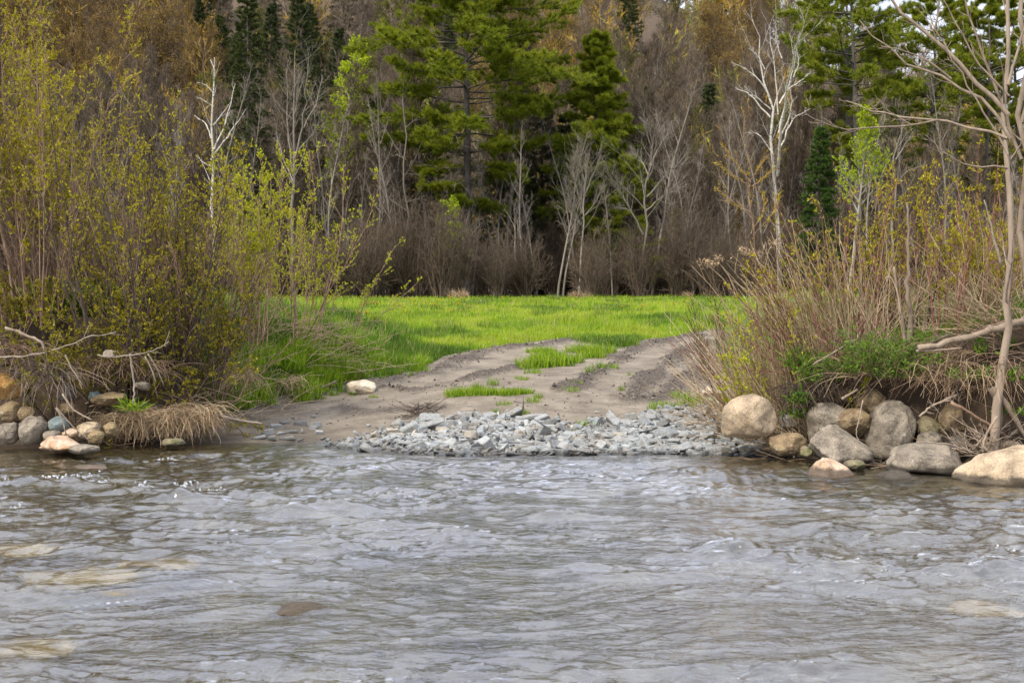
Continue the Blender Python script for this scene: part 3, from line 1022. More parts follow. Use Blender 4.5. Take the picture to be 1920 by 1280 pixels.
def conifer(mb_wood, mb_leaf, h, r0, prof, gap=0.5, per=5, rise=0.05, droop=-0.02, z0=0.15, sub=12, flat=0.75, needle=(0.16, 0.02), tuft=6, ntuft=5,
            subL=0.3, inner=0.3, skip=0.0, tip_up=0.6, zmax=0.99, jit=0.35):
    P0 = grow(np.zeros((1, 3)), np.array([[0, 0, 1.0]]), np.array([h]), 14, 0.012)
    R0 = taper(np.array([r0]), np.array([0.02]), 14, 0.9)
    tube(mb_wood, P0, R0, 9)
    zs, azs = [], []
    z = h * z0
    while z < h * zmax:
        a0 = rng.random() * 6.28
        for k in range(per):
            if rng.random() < skip:
                continue
            zs.append(z + rng.normal(0, gap * 0.12))
            azs.append(a0 + k * 6.28 / per + rng.normal(0, jit))
        z += gap * rng.uniform(0.8, 1.25) * (1 - 0.45 * z / h)
    zs, azs = np.array(zs), np.array(azs)
    tt = np.clip(zs / h, 0, 0.999)
    S, _, _, _ = lerp_poly(P0, np.zeros(len(tt), int), tt)
    L1 = np.array([prof(q) for q in tt]) * rng.uniform(0.6, 1.15, len(tt))
    D = np.stack([np.cos(azs), np.sin(azs), np.full(len(azs), rise) + 0.9 * np.maximum(tt - 0.55, 0)], 1)
    P1 = grow(S, D, L1, 8, 0.07, droop, [droop * 1.6, droop, droop, 0, -droop, -droop * 1.5, -droop * 2])
    R1 = taper(np.clip(L1 * 0.013, 0.012, 0.06), np.full(len(tt), 0.006), 8)
    tube(mb_wood, P1, R1, 4)
    s, d, t, i, r = sprout(P1, R1, sub, inner, 1.0, (30, 60), flat)
    L2 = np.maximum(L1[i] * subL * (1.15 - 0.8 * t), 0.12) * rng.uniform(0.6, 1.25, len(t))
    P2 = grow(s, d, L2, 4, 0.10, 0.03)
    tube(mb_wood, P2, taper(np.full(len(t), 0.007), np.full(len(t), 0.004), 4), 3)
    PP = [(P2, ntuft, 0.25)]
    if inner < 0.9:
        PP.append((P1, ntuft * 2, max(inner, 0.45)))
    for P, nt, ta in PP:
        idx = np.repeat(np.arange(len(P)), nt)
        pos, tan, _, _ = lerp_poly(P, idx, rng.uniform(ta, 1.0, len(idx)))
        idx2 = np.repeat(np.arange(len(pos)), tuft)
        dd = tan[idx2] * 0.55 + rng.normal(0, .55, (len(idx2), 3)) + np.array([0, 0, tip_up])
        rr = np.clip(rng.random(len(pos))[idx2] * 0.6 + rng.random(len(idx2)) * 0.4, 0, 1)
        spikes(mb_leaf, pos[idx2], dd, needle[0] * rng.uniform(0.7, 1.3, len(idx2)), needle[1], rr)


def make_tree(name, label, cat, wood_mat, leaf_mat, fn, group=None, twig_mat=None, crown='crown', **kw):
    t = thing(name, label, cat, (0, 0, -50), 0, group)
    w, l = MB(), MB()
    fn(w, l, **kw)
    w.obj('trunk', wood_mat, t)
    if l.n:
        l.obj(crown, leaf_mat, t, smooth=False)
    return t


def ground_z(x, y):
    return float(H0(np.array([float(x)]), np.array([float(y)]))[0])


def stand(t, px, Y, rotz=0.0, sc=1.0, sink=0.1):
    x = ray(px, 540)[0] * Y
    t.location = (x, Y, ground_z(x, Y) - sink)
    t.rotation_euler = (0, 0, rotz)
    if sc != 1.0:
        t.scale = (sc,) * 3
    return t


# --- single trees one can point at
prof_wp = lambda q: 2.2 + 4.0 * sstep(0.24, 0.46, np.array(q)) * (1 - 0.80 * sstep(0.62, 1.0, np.array(q)))
t = make_tree('white_pine', 'tall white pine with layered feathery branches at the middle of the forest edge', 'tree', BARK_PINE, N_PINE, conifer,
              h=21.5, r0=0.33, prof=prof_wp, gap=1.05, per=6, rise=0.14, droop=-0.035, z0=0.24, sub=30, flat=0.84, needle=(0.28, 0.034), tuft=10, ntuft=14, subL=0.29, inner=0.30, skip=0.12, crown='needles')
stand(t, 874, 78, 0.6)
# dead lower limbs of the pine
w = MB()
s = np.stack([np.zeros(30), np.zeros(30), rng.uniform(1.5, 8, 30)], 1)
az = rng.uniform(0, 6.28, 30)
P = grow(s, np.stack([np.cos(az), np.sin(az), rng.uniform(-.15, .3, 30)], 1), rng.uniform(1.5, 4.5, 30), 7, 0.10, -0.02)
R = taper(np.full(30, .03), np.full(30, .009), 7)
tube(w, P, R, 4)
s, d, tq, i, r = sprout(P, R, 7, 0.3, 1, (30, 60))
tube(w, grow(s, d, rng.uniform(.3, 1.0, len(tq)), 4, .12), taper(np.full(len(tq), .012), np.full(len(tq), .006), 4), 3)
w.obj('dead_limbs', BARK_GREY, t)

prof_p2 = lambda q: 2.9 * (1 - 0.75 * sstep(0.55, 1.0, np.array(q))) * (0.55 + 0.45 * sstep(0.15, 0.4, np.array(q)))
t = make_tree('white_pine', 'dense younger pine just right of the tall white pine', 'tree', BARK_PINE, N_PINE, conifer,
              h=14.6, r0=0.24, prof=prof_p2, gap=0.58, per=6, rise=0.15, droop=-0.03, z0=0.13, sub=20, flat=0.6, needle=(0.25, 0.034), tuft=10, ntuft=9, subL=0.32, inner=0.3, skip=0.12, crown='needles')
stand(t, 1112, 80, 1.0)
prof_sp = lambda w_: (lambda q: w_ * (1 - q) ** 0.8 + 0.15)
t = make_tree('hemlock', 'dark shaded hemlock filling the gap between the two pines', 'tree', BARK_PINE, N_SPRUCE, conifer,
              h=11.5, r0=0.2, prof=prof_sp(3.6), gap=0.5, per=6, rise=0.02, droop=-0.05, z0=0.12, sub=14, needle=(0.12, 0.03), tuft=6, ntuft=5, tip_up=0.1, crown='needles')
stand(t, 1015, 85)
t = make_tree('hemlock', 'dark hemlock in shade behind the left side of the tall white pine', 'tree', BARK_PINE, N_SPRUCE, conifer,
              h=9.5, r0=0.2, prof=prof_sp(3.0), gap=0.5, per=6, rise=0.02, droop=-0.05, z0=0.12, sub=14, needle=(0.12, 0.03), tuft=6, ntuft=5, tip_up=0.1, crown='needles')
stand(t, 800, 86)
HEM = t
for (px, Y, rz, sc, lab) in [(935, 84, 1, 1.0, 'dark hemlock directly right of the tall white pine trunk'), (1065, 84, 2, 1.15, 'dark hemlock touching the left side of the younger pine'), (1165, 86, 3, .9, 'dark hemlock low on the right side of the younger pine'),
                             (985, 82, 5, .8, 'low dark hemlock in the deep shade between the two pines'), (1140, 88, 2.5, 1.2, 'dark hemlock half hidden behind the younger pine'),
                             (720, 90, 4, 1.3, 'dark hemlock behind the thin dead whitish trunk')]:
    stand(dup(HEM, (0, 0, 0), rz, sc, lab), px, Y, rz, sc)
t = make_tree('pine_sapling', 'small bushy pine at the foot of the thin pale tree right of the pines', 'tree', BARK_PINE, N_PINE, conifer,
              h=7.6, r0=0.10, prof=lambda q: 1.9 * (1 - q) ** .6 + .2, gap=0.55, per=5, rise=0.2, z0=0.15, sub=12, needle=(0.18, 0.026), tuft=7, ntuft=5, skip=.2, crown='needles')
stand(t, 1190, 77)
t = make_tree('spruce', 'tall narrow brownish spruce behind the left birch', 'tree', BARK_PINE, N_SPRUCE, conifer,
              h=18.0, r0=0.22, prof=prof_sp(2.3), gap=0.42, per=7, rise=-0.05, droop=-0.05, z0=0.12, sub=12, needle=(0.12, 0.028), tuft=6, ntuft=5, tip_up=0.05, crown='needles')
stand(t, 470, 79)
DARK = make_tree('hemlock', 'dark hemlock reaching above the picture between the narrow spruce and the lime green poplar', 'tree', BARK_PINE, N_SPRUCE, conifer,
                 h=19.0, r0=0.25, prof=prof_sp(3.2), gap=0.55, per=6, rise=0.05, droop=-0.04, z0=0.15, sub=13, needle=(0.14, 0.03), tuft=6, ntuft=5, tip_up=0.1, crown='needles')
stand(DARK, 572, 86)
t = make_tree('fir', 'small dark pointed fir right of the big white birch', 'tree', BARK_PINE, N_FIR, conifer,
              h=8.9, r0=0.13, prof=prof_sp(1.55), gap=0.30, per=7, rise=0.0, droop=-0.03, z0=0.06, sub=12, needle=(0.11, 0.024), tuft=7, ntuft=5, tip_up=0.2, crown='needles')
stand(t, 1528, 73)
FIR = t
t = dup(FIR, (0, 0, 0), 1.2, (1.05, 1.05, 1.2), 'slim dark fir under the tall pines on the right skyline')
stand(t, 1582, 100, 1.2)
t.location.z += 5.0 * 0 + 1.5
t.scale = (1.1, 1.1, 1.75)

# pines on the right skyline
prof_rp = lambda q: 1.0 + 3.4 * sstep(0.35, 0.6, np.array(q)) * (1 - 0.8 * sstep(0.65, 1.0, np.array(q)))
RP = make_tree('white_pine', 'tall open pine with tiered branches, leftmost of those on the right skyline', 'tree', BARK_PINE, N_PINE, conifer,
               h=22.5, r0=0.30, prof=prof_rp, gap=1.25, per=5, rise=0.12, droop=-0.03, z0=0.38, sub=22, flat=0.75, needle=(0.27, 0.032), tuft=10, ntuft=9, subL=0.30, inner=0.4, skip=0.28, crown='needles')
stand(RP, 1612, 86, 0.3)
for (px, Y, rz, sc, lab) in [(1592, 92, 2.0, 1.0, 'pine whose thin trunk stands close behind the leftmost skyline pine'),
                             (1735, 92, 3.1, .86, 'open pine with reddish limbs between the skyline pines and the bare bank tree'),
                             (1782, 99, 4.4, .90, 'slender pine behind the arching bare limbs of the bank tree'),
                             (1845, 94, 5.2, .88, 'pine with sky showing through it beside the bank tree trunk'),
                             (1915, 98, 1.0, .92, 'pine at the right picture edge behind the bank tree')]:
    stand(dup(RP, (0, 0, 0), rz, sc, lab), px, Y, rz, sc)

# leafing poplars
t = make_tree('poplar', 'lime green young poplar left of the tall white pine', 'tree', BARK_PALE, L_LIME, lambda w, l, **k: bare_tree(w, w, leafy=l, **k),
              h=16.4, r0=0.15, c=(30, 6, 5, 0), spread=0.13, ang=(35, 60), up=0.08, t0=0.42, twig=0.010, leaf=(0.15, 0.11), nleaf=7, crown='leaves')
stand(t, 656, 80)
t = make_tree('poplar', 'small lime green poplar with pale trunk right of the pointed fir', 'tree', BARK_PALE, L_LIME, lambda w, l, **k: bare_tree(w, w, leafy=l, **k),
              h=9.4, r0=0.10, c=(24, 6, 5, 0), spread=0.22, ang=(30, 50), up=0.14, t0=0.45, twig=0.009, leaf=(0.12, 0.08), nleaf=6, crown='leaves')
stand(t, 1592, 71)
SAP = make_tree('sapling', 'small yellow green sapling at the foot of the tall white pine', 'tree', BARK_GREY, L_LIME, lambda w, l, **k: bare_tree(w, w, leafy=l, **k),
                h=5.4, r0=0.05, c=(18, 5, 4, 0), spread=0.28, ang=(30, 60), up=0.05, t0=0.15, twig=0.007, leaf=(0.13, 0.08), nleaf=4, crown='leaves')
stand(SAP, 848, 74)


# birches: main limbs laid out by hand
def limb_tree(px_base, Y, limbs, name, label, mat, twig=0.008, c=(9, 5), twigL=0.35, twig_mat=None, lean=0.0, up=0.08, cat='tree', base_py=None, depth=0.9):
    """limbs: ([(px,py),...] , r0, r1); the first is the trunk. Limbs bulge toward or away from the viewer at random"""
    x0 = ray(px_base, 540)[0] * Y
    z0 = ground_z(x0, Y) - 0.1
    t = thing(name, label, cat, (x0, Y, z0))
    w, l = MB(), MB()
    PS, RS = [], []
    for k, (pts, r0, r1) in enumerate(limbs):
        pts = [at(p[0], p[1], Y) for p in pts]
        if k == 0:
            pts[0][2] = z0
        q = np.array(pts) - np.array([x0, Y, z0])
        n = 10
        s = np.linspace(0, 1, len(q))
        f = np.linspace(0, 1, n)
        q = np.stack([np.interp(f, s, q[:, j]) for j in range(3)], 1)
        for _ in range(2):
            q[1:-1] = 0.25 * q[:-2] + 0.5 * q[1:-1] + 0.25 * q[2:]
        ln = np.linalg.norm(q[-1] - q[0])
        if k > 0:
            q[:, 1] += rng.normal(0, 0.35) * ln * f * depth
        q[1:-1] += rng.normal(0, 0.008 * ln, (n - 2, 3))
        R = np.linspace(r0, r1, n)
        PS.append(q)
        RS.append(R)
    P, R = np.array(PS), np.array(RS)
    tube(w, P, R, 8)
    s, d, tt, i, r = sprout(P, R, c[0], 0.35, 1.0, (25, 55))
    ln = np.linalg.norm(P[:, -1] - P[:, 0], axis=1)[i]
    L1 = np.clip(ln * twigL * (1.1 - .7 * tt), 0.15, 4) * rng.uniform(0.5, 1.2, len(tt))
    P1 = grow(s, d, L1, 6, 0.09, up)
    R1 = taper(np.minimum(r * 0.5, .03), np.full(len(tt), twig * .6), 6)
    tube(l, P1, R1, 3)
    s, d, tt, i, r = sprout(P1, R1, c[1], 0.2, 1.0, (25, 50))
    P2 = grow(s, d, L1[i] * .45 * rng.uniform(.5, 1.2, len(tt)), 4, .1, up)
    R2 = taper(np.full(len(tt), twig * .6), np.full(len(tt), twig * .4), 4)
    tube(l, P2, R2, 3)
    w.obj('trunk', mat, t)
    l.obj('crown', twig_mat or mat, t)
    return t, P1, P2


limb_tree(400, 73, [([(400, 555), (398, 430), (394, 310), (400, 200), (402, 108)], .115, .016),
                    ([(396, 300), (420, 265), (440, 240), (462, 205)], .05, .01), ([(398, 285), (415, 240), (432, 150)], .05, .01),
                    ([(396, 260), (385, 230), (360, 215)], .04, .01), ([(400, 235), (412, 215), (428, 190)], .035, .01),
                    ([(400, 200), (385, 190), (370, 183)], .03, .008), ([(400, 175), (388, 160), (370, 155)], .03, .008),
                    ([(401, 150), (408, 135), (415, 118)], .02, .008), ([(395, 312), (380, 305), (366, 290)], .035, .01), ([(402, 130), (396, 118), (392, 110)], .02, .008)],
          'birch', 'slim white birch with short upswept limbs behind the left bank willows', BIRCH, c=(5, 2), twigL=0.25)
BB = [([(1460, 552), (1458, 430), (1458, 330), (1448, 280), (1442, 190), (1432, 130), (1418, 70), (1410, 38)], .12, .012),
      ([(1458, 330), (1459, 240), (1460, 150), (1468, 100), (1476, 45)], .08, .010), ([(1460, 250), (1474, 180), (1490, 140), (1500, 85)], .04, .01),
      ([(1459, 215), (1455, 150), (1446, 90), (1444, 50)], .04, .01), ([(1444, 220), (1420, 190), (1400, 170), (1382, 165)], .05, .01),
      ([(1442, 180), (1425, 150), (1395, 130), (1370, 118)], .05, .01), ([(1461, 195), (1480, 165), (1505, 150), (1528, 130)], .05, .01),
      ([(1460, 260), (1478, 230), (1484, 190), (1476, 160)], .05, .01), ([(1434, 130), (1422, 105), (1404, 90)], .035, .008),
      ([(1459, 280), (1475, 260), (1484, 220), (1505, 212), (1526, 200)], .05, .01), ([(1450, 290), (1425, 250), (1415, 247), (1400, 248)], .03, .008),
      ([(1466, 110), (1456, 80), (1455, 45)], .035, .008), ([(1488, 145), (1498, 120), (1495, 95)], .035, .008), ([(1445, 205), (1412, 180), (1395, 165)], .04, .008)]
limb_tree(1460, 77, BB, 'birch', 'big spreading white birch with double trunk, bare, on the right of the forest edge', BIRCH, c=(8, 4), twigL=0.28, twig=.010)
limb_tree(1207, 75, [([(1200, 556), (1205, 470), (1210, 390), (1216, 330), (1222, 280), (1228, 240)], .085, .012), ([(1206, 440), (1185, 400), (1165, 365), (1140, 322)], .06, .01),
                     ([(1212, 370), (1240, 340), (1262, 310), (1300, 300)], .05, .01), ([(1216, 330), (1205, 300), (1185, 280)], .04, .01), ([(1210, 400), (1235, 372), (1275, 352)], .04, .01),
                     ([(1218, 310), (1240, 270), (1255, 240)], .04, .01), ([(1222, 280), (1212, 250), (1205, 225)], .03, .01), ([(1185, 400), (1172, 390), (1150, 388)], .03, .008)],
          'bare_tree', 'thin pale bare tree forking low, right of the pines', BARK_MID, c=(16, 8), twigL=0.5)
limb_tree(1090, 74, [([(1085, 556), (1088, 470), (1092, 400), (1096, 340), (1098, 285)], .06, .010), ([(1092, 400), (1080, 350), (1070, 300)], .04, .01), ([(1094, 370), (1112, 330), (1128, 290)], .04, .01),
                     ([(1096, 340), (1088, 310), (1082, 280)], .03, .01), ([(1091, 410), (1118, 380), (1130, 350)], .03, .01), ([(1090, 420), (1072, 390), (1060, 340)], .03, .01)],
          'bare_tree', 'slender grey bare tree with fan shaped top in front of the younger pine', BARK_MID, c=(16, 8), twigL=0.5, twig=.007)
limb_tree(762, 76, [([(765, 556), (762, 440), (760, 330), (759, 220), (757, 150)], .065, .015), ([(762, 430), (790, 425), (815, 440)], .02, .006), ([(761, 300), (745, 290), (735, 292)], .02, .006),
                    ([(760, 240), (775, 225), (785, 222)], .02, .006), ([(760, 200), (745, 190), (735, 170)], .02, .006), ([(762, 380), (780, 372), (800, 375)], .02, .006)],
          'dead_tree', 'thin dead whitish trunk standing left of the tall white pine', BARK_MID, c=(6, 3), twigL=0.5, twig=.006)
limb_tree(548, 75, [([(550, 556), (548, 430), (550, 320), (552, 220), (553, 95)], .12, .015), ([(550, 330), (540, 260), (535, 200), (532, 125)], .06, .012), ([(551, 300), (570, 240), (580, 180), (587, 100)], .06, .012),
                    ([(551, 290), (585, 250), (600, 210)], .04, .01), ([(549, 340), (525, 290), (510, 240)], .04, .01), ([(551, 240), (562, 190), (570, 130)], .04, .01), ([(570, 240), (590, 190), (600, 140)], .03, .01)],
          'bare_tree', 'grey bare tree with several upright stems between the spruce and the lime poplar', BARK_MID, c=(12, 6), twigL=0.35)
limb_tree(968, 75, [([(970, 556), (967, 480), (968, 430), (966, 380)], .07, .02), ([(967, 450), (975, 420), (990, 395)], .02, .006), ([(967, 430), (955, 405), (945, 390)], .02, .006)],
          'dead_tree', 'straight grey trunk rising from brush below the pines', BARK_MID, c=(6, 3), twigL=0.5, twig=.006)
limb_tree(870, 73, [([(864, 556), (866, 500), (868, 460), (872, 425), (880, 400)], .045, .010), ([(866, 500), (850, 470), (836, 450), (828, 440)], .035, .008), ([(868, 460), (885, 440), (900, 420)], .03, .008),
                    ([(870, 440), (858, 420), (845, 412)], .02, .006), ([(866, 490), (884, 470), (890, 450)], .02, .006)],
          'bare_tree', 'crooked pale little tree at the meadow edge below the tall white pine', BARK_MID, c=(8, 4), twigL=0.5, twig=.006)
limb_tree(1690, 70, [([(1672, 552), (1675, 450), (1678, 360), (1680, 290), (1676, 260)], .10, .02), ([(1678, 330), (1660, 290), (1640, 262)], .04, .01), ([(1679, 300), (1700, 270), (1722, 240)], .04, .01),
                     ([(1680, 280), (1690, 250), (1694, 210)], .035, .01), ([(1677, 350), (1700, 320), (1730, 310)], .03, .01), ([(1677, 340), (1650, 320), (1620, 318)], .03, .01)],
          'bare_tree', 'grey bare tree with thick short limbs right of the small lime poplar', BARK_MID, c=(10, 6), twigL=0.5)

# --- sources for the repeated trees of the wood
G_EDGE, G_HILL = 'bare grey trees of the forest edge', 'bare trees on the wooded hillside'
mk = lambda w, l, **k: bare_tree(w, l, **k)
LB_EDGE = 'bare grey tree standing in the row along the forest edge'
BT = [make_tree('bare_tree', LB_EDGE, 'tree', BARK_GREY, BARK_BROWN, mk, h=13.0, r0=.15, c=(20, 9, 7, 3), spread=.28, up=.14, t0=.25, twig=.012, group=G_EDGE, crown='twigs'),
      make_tree('bare_tree', LB_EDGE, 'tree', BARK_GREY, BARK_BROWN, mk, h=15.0, r0=.17, c=(22, 9, 7, 3), spread=.22, up=.18, ang=(25, 45), t0=.35, twig=.012, group=G_EDGE, crown='twigs'),
      make_tree('bare_tree', LB_EDGE, 'tree', BARK_GREY, BARK_BROWN, mk, h=11.0, r0=.12, c=(18, 8, 7, 3), spread=.32, up=.12, t0=.2, twig=.011, fork=2, group=G_EDGE, crown='twigs'),
      make_tree('bare_tree', LB_EDGE, 'tree', BARK_GREY, BARK_BROWN, mk, h=14.0, r0=.16, c=(24, 8, 6, 3), spread=.20, up=.20, t0=.3, twig=.012, fork=3, group=G_EDGE, crown='twigs')]
OAK = make_tree('bare_tree', 'wide twiggy bare tree with a dense rounded crown between the pines and the big birch', 'tree', BARK_GREY, BARK_BROWN, mk, h=14.8, r0=.24,
                c=(22, 11, 9, 4), spread=.38, up=.12, ang=(30, 50), t0=.28, twig=.012, crown='twigs')
stand(OAK, 1240, 82)
lf = lambda w, l, **k: bare_tree(w, w, leafy=l, **k)
LB_OR = 'bare tree with a haze of orange buds on the hillside'
OT = [make_tree('budding_tree', LB_OR, 'tree', BARK_BROWN, L_ORANGE, lf, h=13.0, r0=.15, c=(24, 9, 7, 2), spread=.40, ang=(35, 70), up=.10, t0=.22, twig=.012, leaf=(.14, .10), nleaf=1, group='orange budding trees on the hillside', crown='buds'),
      make_tree('budding_tree', LB_OR, 'tree', BARK_BROWN, L_ORANGE, lf, h=12.0, r0=.15, c=(24, 9, 7, 2), spread=.36, ang=(30, 65), up=.12, t0=.25, twig=.012, fork=2, leaf=(.14, .10), nleaf=1, group='orange budding trees on the hillside', crown='buds')]
LB_OL = 'tree with thin olive green young leaves in the wood'
OL = make_tree('leafing_tree', LB_OL, 'tree', BARK_BROWN, L_OLIVE, lf, h=12.0, r0=.14, c=(24, 9, 7, 2), spread=.36, ang=(35, 65), up=.10, t0=.2, twig=.011, leaf=(.15, .11), nleaf=2, group='olive leafing trees in the wood', crown='leaves')
LB_CO = 'dark conifer standing among bare trees on the hillside'
CO = make_tree('conifer', LB_CO, 'tree', BARK_PINE, N_SPRUCE, conifer, h=13.5, r0=0.2, prof=prof_sp(2.6), gap=0.5, per=6, rise=0.02, droop=-0.04, z0=0.12, sub=10,
               needle=(0.2, 0.04), tuft=5, ntuft=4, tip_up=0.1, crown='needles', group='dark conifers on the hillside')
LB_BR = 'brown leafless shrub in the thicket below the forest edge'
G_BR = 'leafless shrubs below the forest edge'


def bush(w, l, h, c=(26, 7, 5), spread=0.5, r=.016, twig=.007, wob=.08, up=.06):
    n = c[0]
    az = rng.uniform(0, 6.28, n)
    th = np.abs(rng.normal(0, spread, n))
    D = np.stack([np.cos(az) * np.sin(th), np.sin(az) * np.sin(th), np.cos(th)], 1)
    S = np.stack([np.cos(az), np.sin(az), 0 * az], 1) * rng.uniform(0, .35, n)[:, None]
    L = h * rng.uniform(.55, 1.05, n)
    P = grow(S, D, L, 8, wob, up)
    R = taper(np.full(n, r), np.full(n, twig * .7), 8)
    tube(w, P, R, 4)
    s, d, t, i, rr = sprout(P, R, c[1], .2, 1, (20, 50))
    L1 = L[i] * .38 * (1.1 - .7 * t) * rng.uniform(.6, 1.2, len(t))
    P1 = grow(s, d, L1, 5, .1, up)
    R1 = taper(np.minimum(rr * .7, .012), np.full(len(t), twig * .6), 5)
    tube(l, P1, R1, 3)
    s, d, t, i, rr = sprout(P1, R1, c[2], .15, 1, (20, 50))
    P2 = grow(s, d, L1[i] * .5 * rng.uniform(.6, 1.2, len(t)), 3, .12, up)
    tube(l, P2, taper(np.full(len(t), twig * .6), np.full(len(t), twig * .4), 3), 3)


BUSH = []
for k, (h, sp) in enumerate([(3.6, .35), (3.0, .5), (4.4, .25)]):
    t = thing('bare_shrub', LB_BR, 'shrub', (0, 0, -50), 0, G_BR)
    w_, l_ = MB(), MB()
    bush(w_, l_, h, (34, 8, 6), sp, .02, .011)
    w_.obj('stems', BARK_BROWN, t)
    l_.obj('twigs', BARK_BROWN, t)
    BUSH.append(t)

used = set()
gz0 = lambda x, y: H0(np.asarray(x, float), np.asarray(y, float))


def plant(src, x, y, rz, sc, label=None, group=None, sink=0.15):
    z = ground_z(x, y) - sink
    if src.name not in used:
        used.add(src.name)
        src.location, src.rotation_euler, src.scale = (x, y, z), (0, 0, rz), (sc,) * 3
        return src
    return dup(src, (x, y, z), rz, sc, label, group)


# thicket along the meadow's far side
for k in range(120):
    px = -30 + 1980 * (k + rng.random()) / 120
    Y = rng.uniform(71.5, 84)
    plant(BUSH[rng.integers(3)], ray(px, 540)[0] * Y, Y, rng.uniform(0, 6.28), rng.uniform(.8, 1.25))
# slim pale poles among the thicket
LB_PO = 'slim pale grey trunk standing among the brown thicket at the forest edge'
PO = [make_tree('pole_tree', LB_PO, 'tree', BARK_MID, BARK_GREY, mk, h=h_, r0=r_, c=(16, 6, 4, 0), spread=.16, up=.16, ang=(25, 55), t0=.3, twig=.009, lean=.05, group='slim pale trunks at the forest edge', crown='crown') for h_, r_ in ((10, .075), (12, .09), (8.5, .06))]
for k in range(64):
    px = -20 + 1960 * (k + rng.random()) / 64
    Y = rng.uniform(73, 82)
    plant(PO[rng.integers(3)], ray(px, 540)[0] * Y, Y, rng.uniform(0, 6.28), rng.uniform(.7, 1.15))
# edge trees
for k in range(70):
    px = -40 + 2000 * (k + rng.random()) / 70
    Y = rng.uniform(79, 100)
    if 840 < px < 910:
        Y += 12
    sc = rng.uniform(.75, 1.15)
    if px > 1560:
        sc *= .7
    elif 1120 < px:
        sc *= .92
    plant(BT[rng.integers(4)], ray(px, 540)[0] * Y, Y, rng.uniform(0, 6.28), sc)
# hillside
HL = 'bare grey tree on the hillside behind the forest edge'
RIDGE_LINE = lambda px: np.interp(px, [-60, 1100, 1150, 1300, 1500, 1700, 1920], [-80, -60, -20, 10, 55, 190, 290])
n_hill = 0
for row in range(9):
    for k in range(28):
        px = -60 + 2040 * (k + rng.random()) / 28
        pyc = -40 + 42 * row + rng.uniform(-22, 22)          # picture height the middle of the crown reaches
        if pyc < RIDGE_LINE(px) - 25:
            continue
        Ys = np.arange(94, 250, 1.0)
        xs = ray(px, 540)[0] * Ys
        pys = 540 - (gz0(xs, Ys) + 7.5 - CAM_H) / Ys * F_PX
        j = int(np.argmin(np.abs(pys - pyc)))
        if abs(pys[j] - pyc) > 25:
            continue
        Y, x = Ys[j], xs[j]
        u = rng.random()
        warm = (px < 380 and pyc < 250) or (920 < px < 1120 and pyc < 240) or (1330 < px < 1430 and pyc < 200)
        dk = (380 < px < 640)
        n_hill += 1
        if warm and u < .75:
            plant(OT[rng.integers(2)], x, Y, rng.uniform(0, 6.28), rng.uniform(.8, 1.15))
        elif u < (.5 if dk else .12):
            plant(CO, x, Y, rng.uniform(0, 6.28), rng.uniform(.75, 1.15))
        elif u < (.70 if dk else .26):
            plant(OL, x, Y, rng.uniform(0, 6.28), rng.uniform(.8, 1.1))
        else:
            plant(BT[rng.integers(4)], x, Y, rng.uniform(0, 6.28), rng.uniform(.75, 1.1), HL, G_HILL)
print('hill trees', n_hill)
# the far wood that reads as one mass: leafless crowns, some flushed with gold or olive buds
def m_wood():
    t = NT('far_wood')
    c = t.ramp(t.attr('rnd'), [(0.0, (.035, .027, .018)), (0.3, (.105, .082, .053)), (0.5, (.30, .25, .185)), (0.6, (.17, .115, .035)), (0.78, (.34, .21, .025)), (0.9, (.20, .185, .03)), (1.0, (.10, .125, .028))])
    return t.done(t.principled(c, .85, **{'Specular IOR Level': .1}))


w = MB()
NW = 680
y = 1 / rng.uniform(1 / 252, 1 / 98, NW)
x = rng.uniform(-.42, .42, NW) * y
ridge = rng.random(NW) < .2
y = np.where(ridge, rng.uniform(215, 254, NW), y)
x = np.where(ridge, rng.uniform(-.05, .32, NW) * y, x)
z = gz0(x, y) - .2
hh = rng.uniform(7, 13, NW)
P0 = grow(np.stack([x, y, z], 1), np.stack([rng.normal(0, .05, NW), rng.normal(0, .05, NW), np.ones(NW)], 1), hh, 6, .05, .02)
pxs = 960 + x / y * F_PX
pys = 540 - (z + 7 - CAM_H) / y * F_PX
warm = ((pxs < 400) & (pys < 260)) | ((pxs > 900) & (pxs < 1130) & (pys < 240)) | ((pxs > 1330) & (pxs < 1430) & (pys < 200))
tone = np.where(rng.random(NW) < np.where(warm, .9, .22), rng.uniform(.6, .82, NW), np.where(rng.random(NW) < .28, rng.uniform(.86, 1, NW), rng.uniform(.03, .36, NW)))
R0 = taper(rng.uniform(.09, .19, NW), np.full(NW, .02), 6)
tube(w, P0, R0, 4, rnd=rng.uniform(.2, .52, NW))
s_, d_, t_, i_, r_ = sprout(P0, R0, 26, .22, 1, (30, 65))
L1 = hh[i_] * .36 * (1.15 - .8 * t_) * rng.uniform(.6, 1.2, len(t_))
P1 = grow(s_, d_, L1, 4, .10, .10)
R1 = taper(np.full(len(t_), .035), np.full(len(t_), .013), 4)
tube(w, P1, R1, 3, rnd=rng.uniform(.15, .5, NW)[i_])
s2, d2, t2, i2, r2 = sprout(P1, R1, 12, .15, 1, (20, 55))
k = rng.random(len(t2))
spikes(w, s2, d2 + np.array([0, 0, .3]), np.maximum(L1[i2] * .55, .5) * rng.uniform(.5, 1.2, len(t2)), .045 + .06 * (tone[i_][i2] > .55), np.clip(tone[i_][i2] + rng.normal(0, .04, len(t2)), 0, 1))
o = w.obj('hillside_wood', m_wood())
tag(o, 'far mass of leafless and budding trees covering the hill up to its ridge', 'wood', None, 'stuff')
for (px, Y, sc) in [(1318, 236, 1.15), (1345, 240, 1.0), (1372, 238, 1.1), (1412, 228, 1.35), (1500, 240, .8), (1520, 238, .9), (1450, 242, .9)]:
    plant(CO, ray(px, 540)[0] * Y, Y, rng.uniform(0, 6.28), sc, 'conifer on the skyline ridge at the top of the hill', 'conifers on the ridge line')
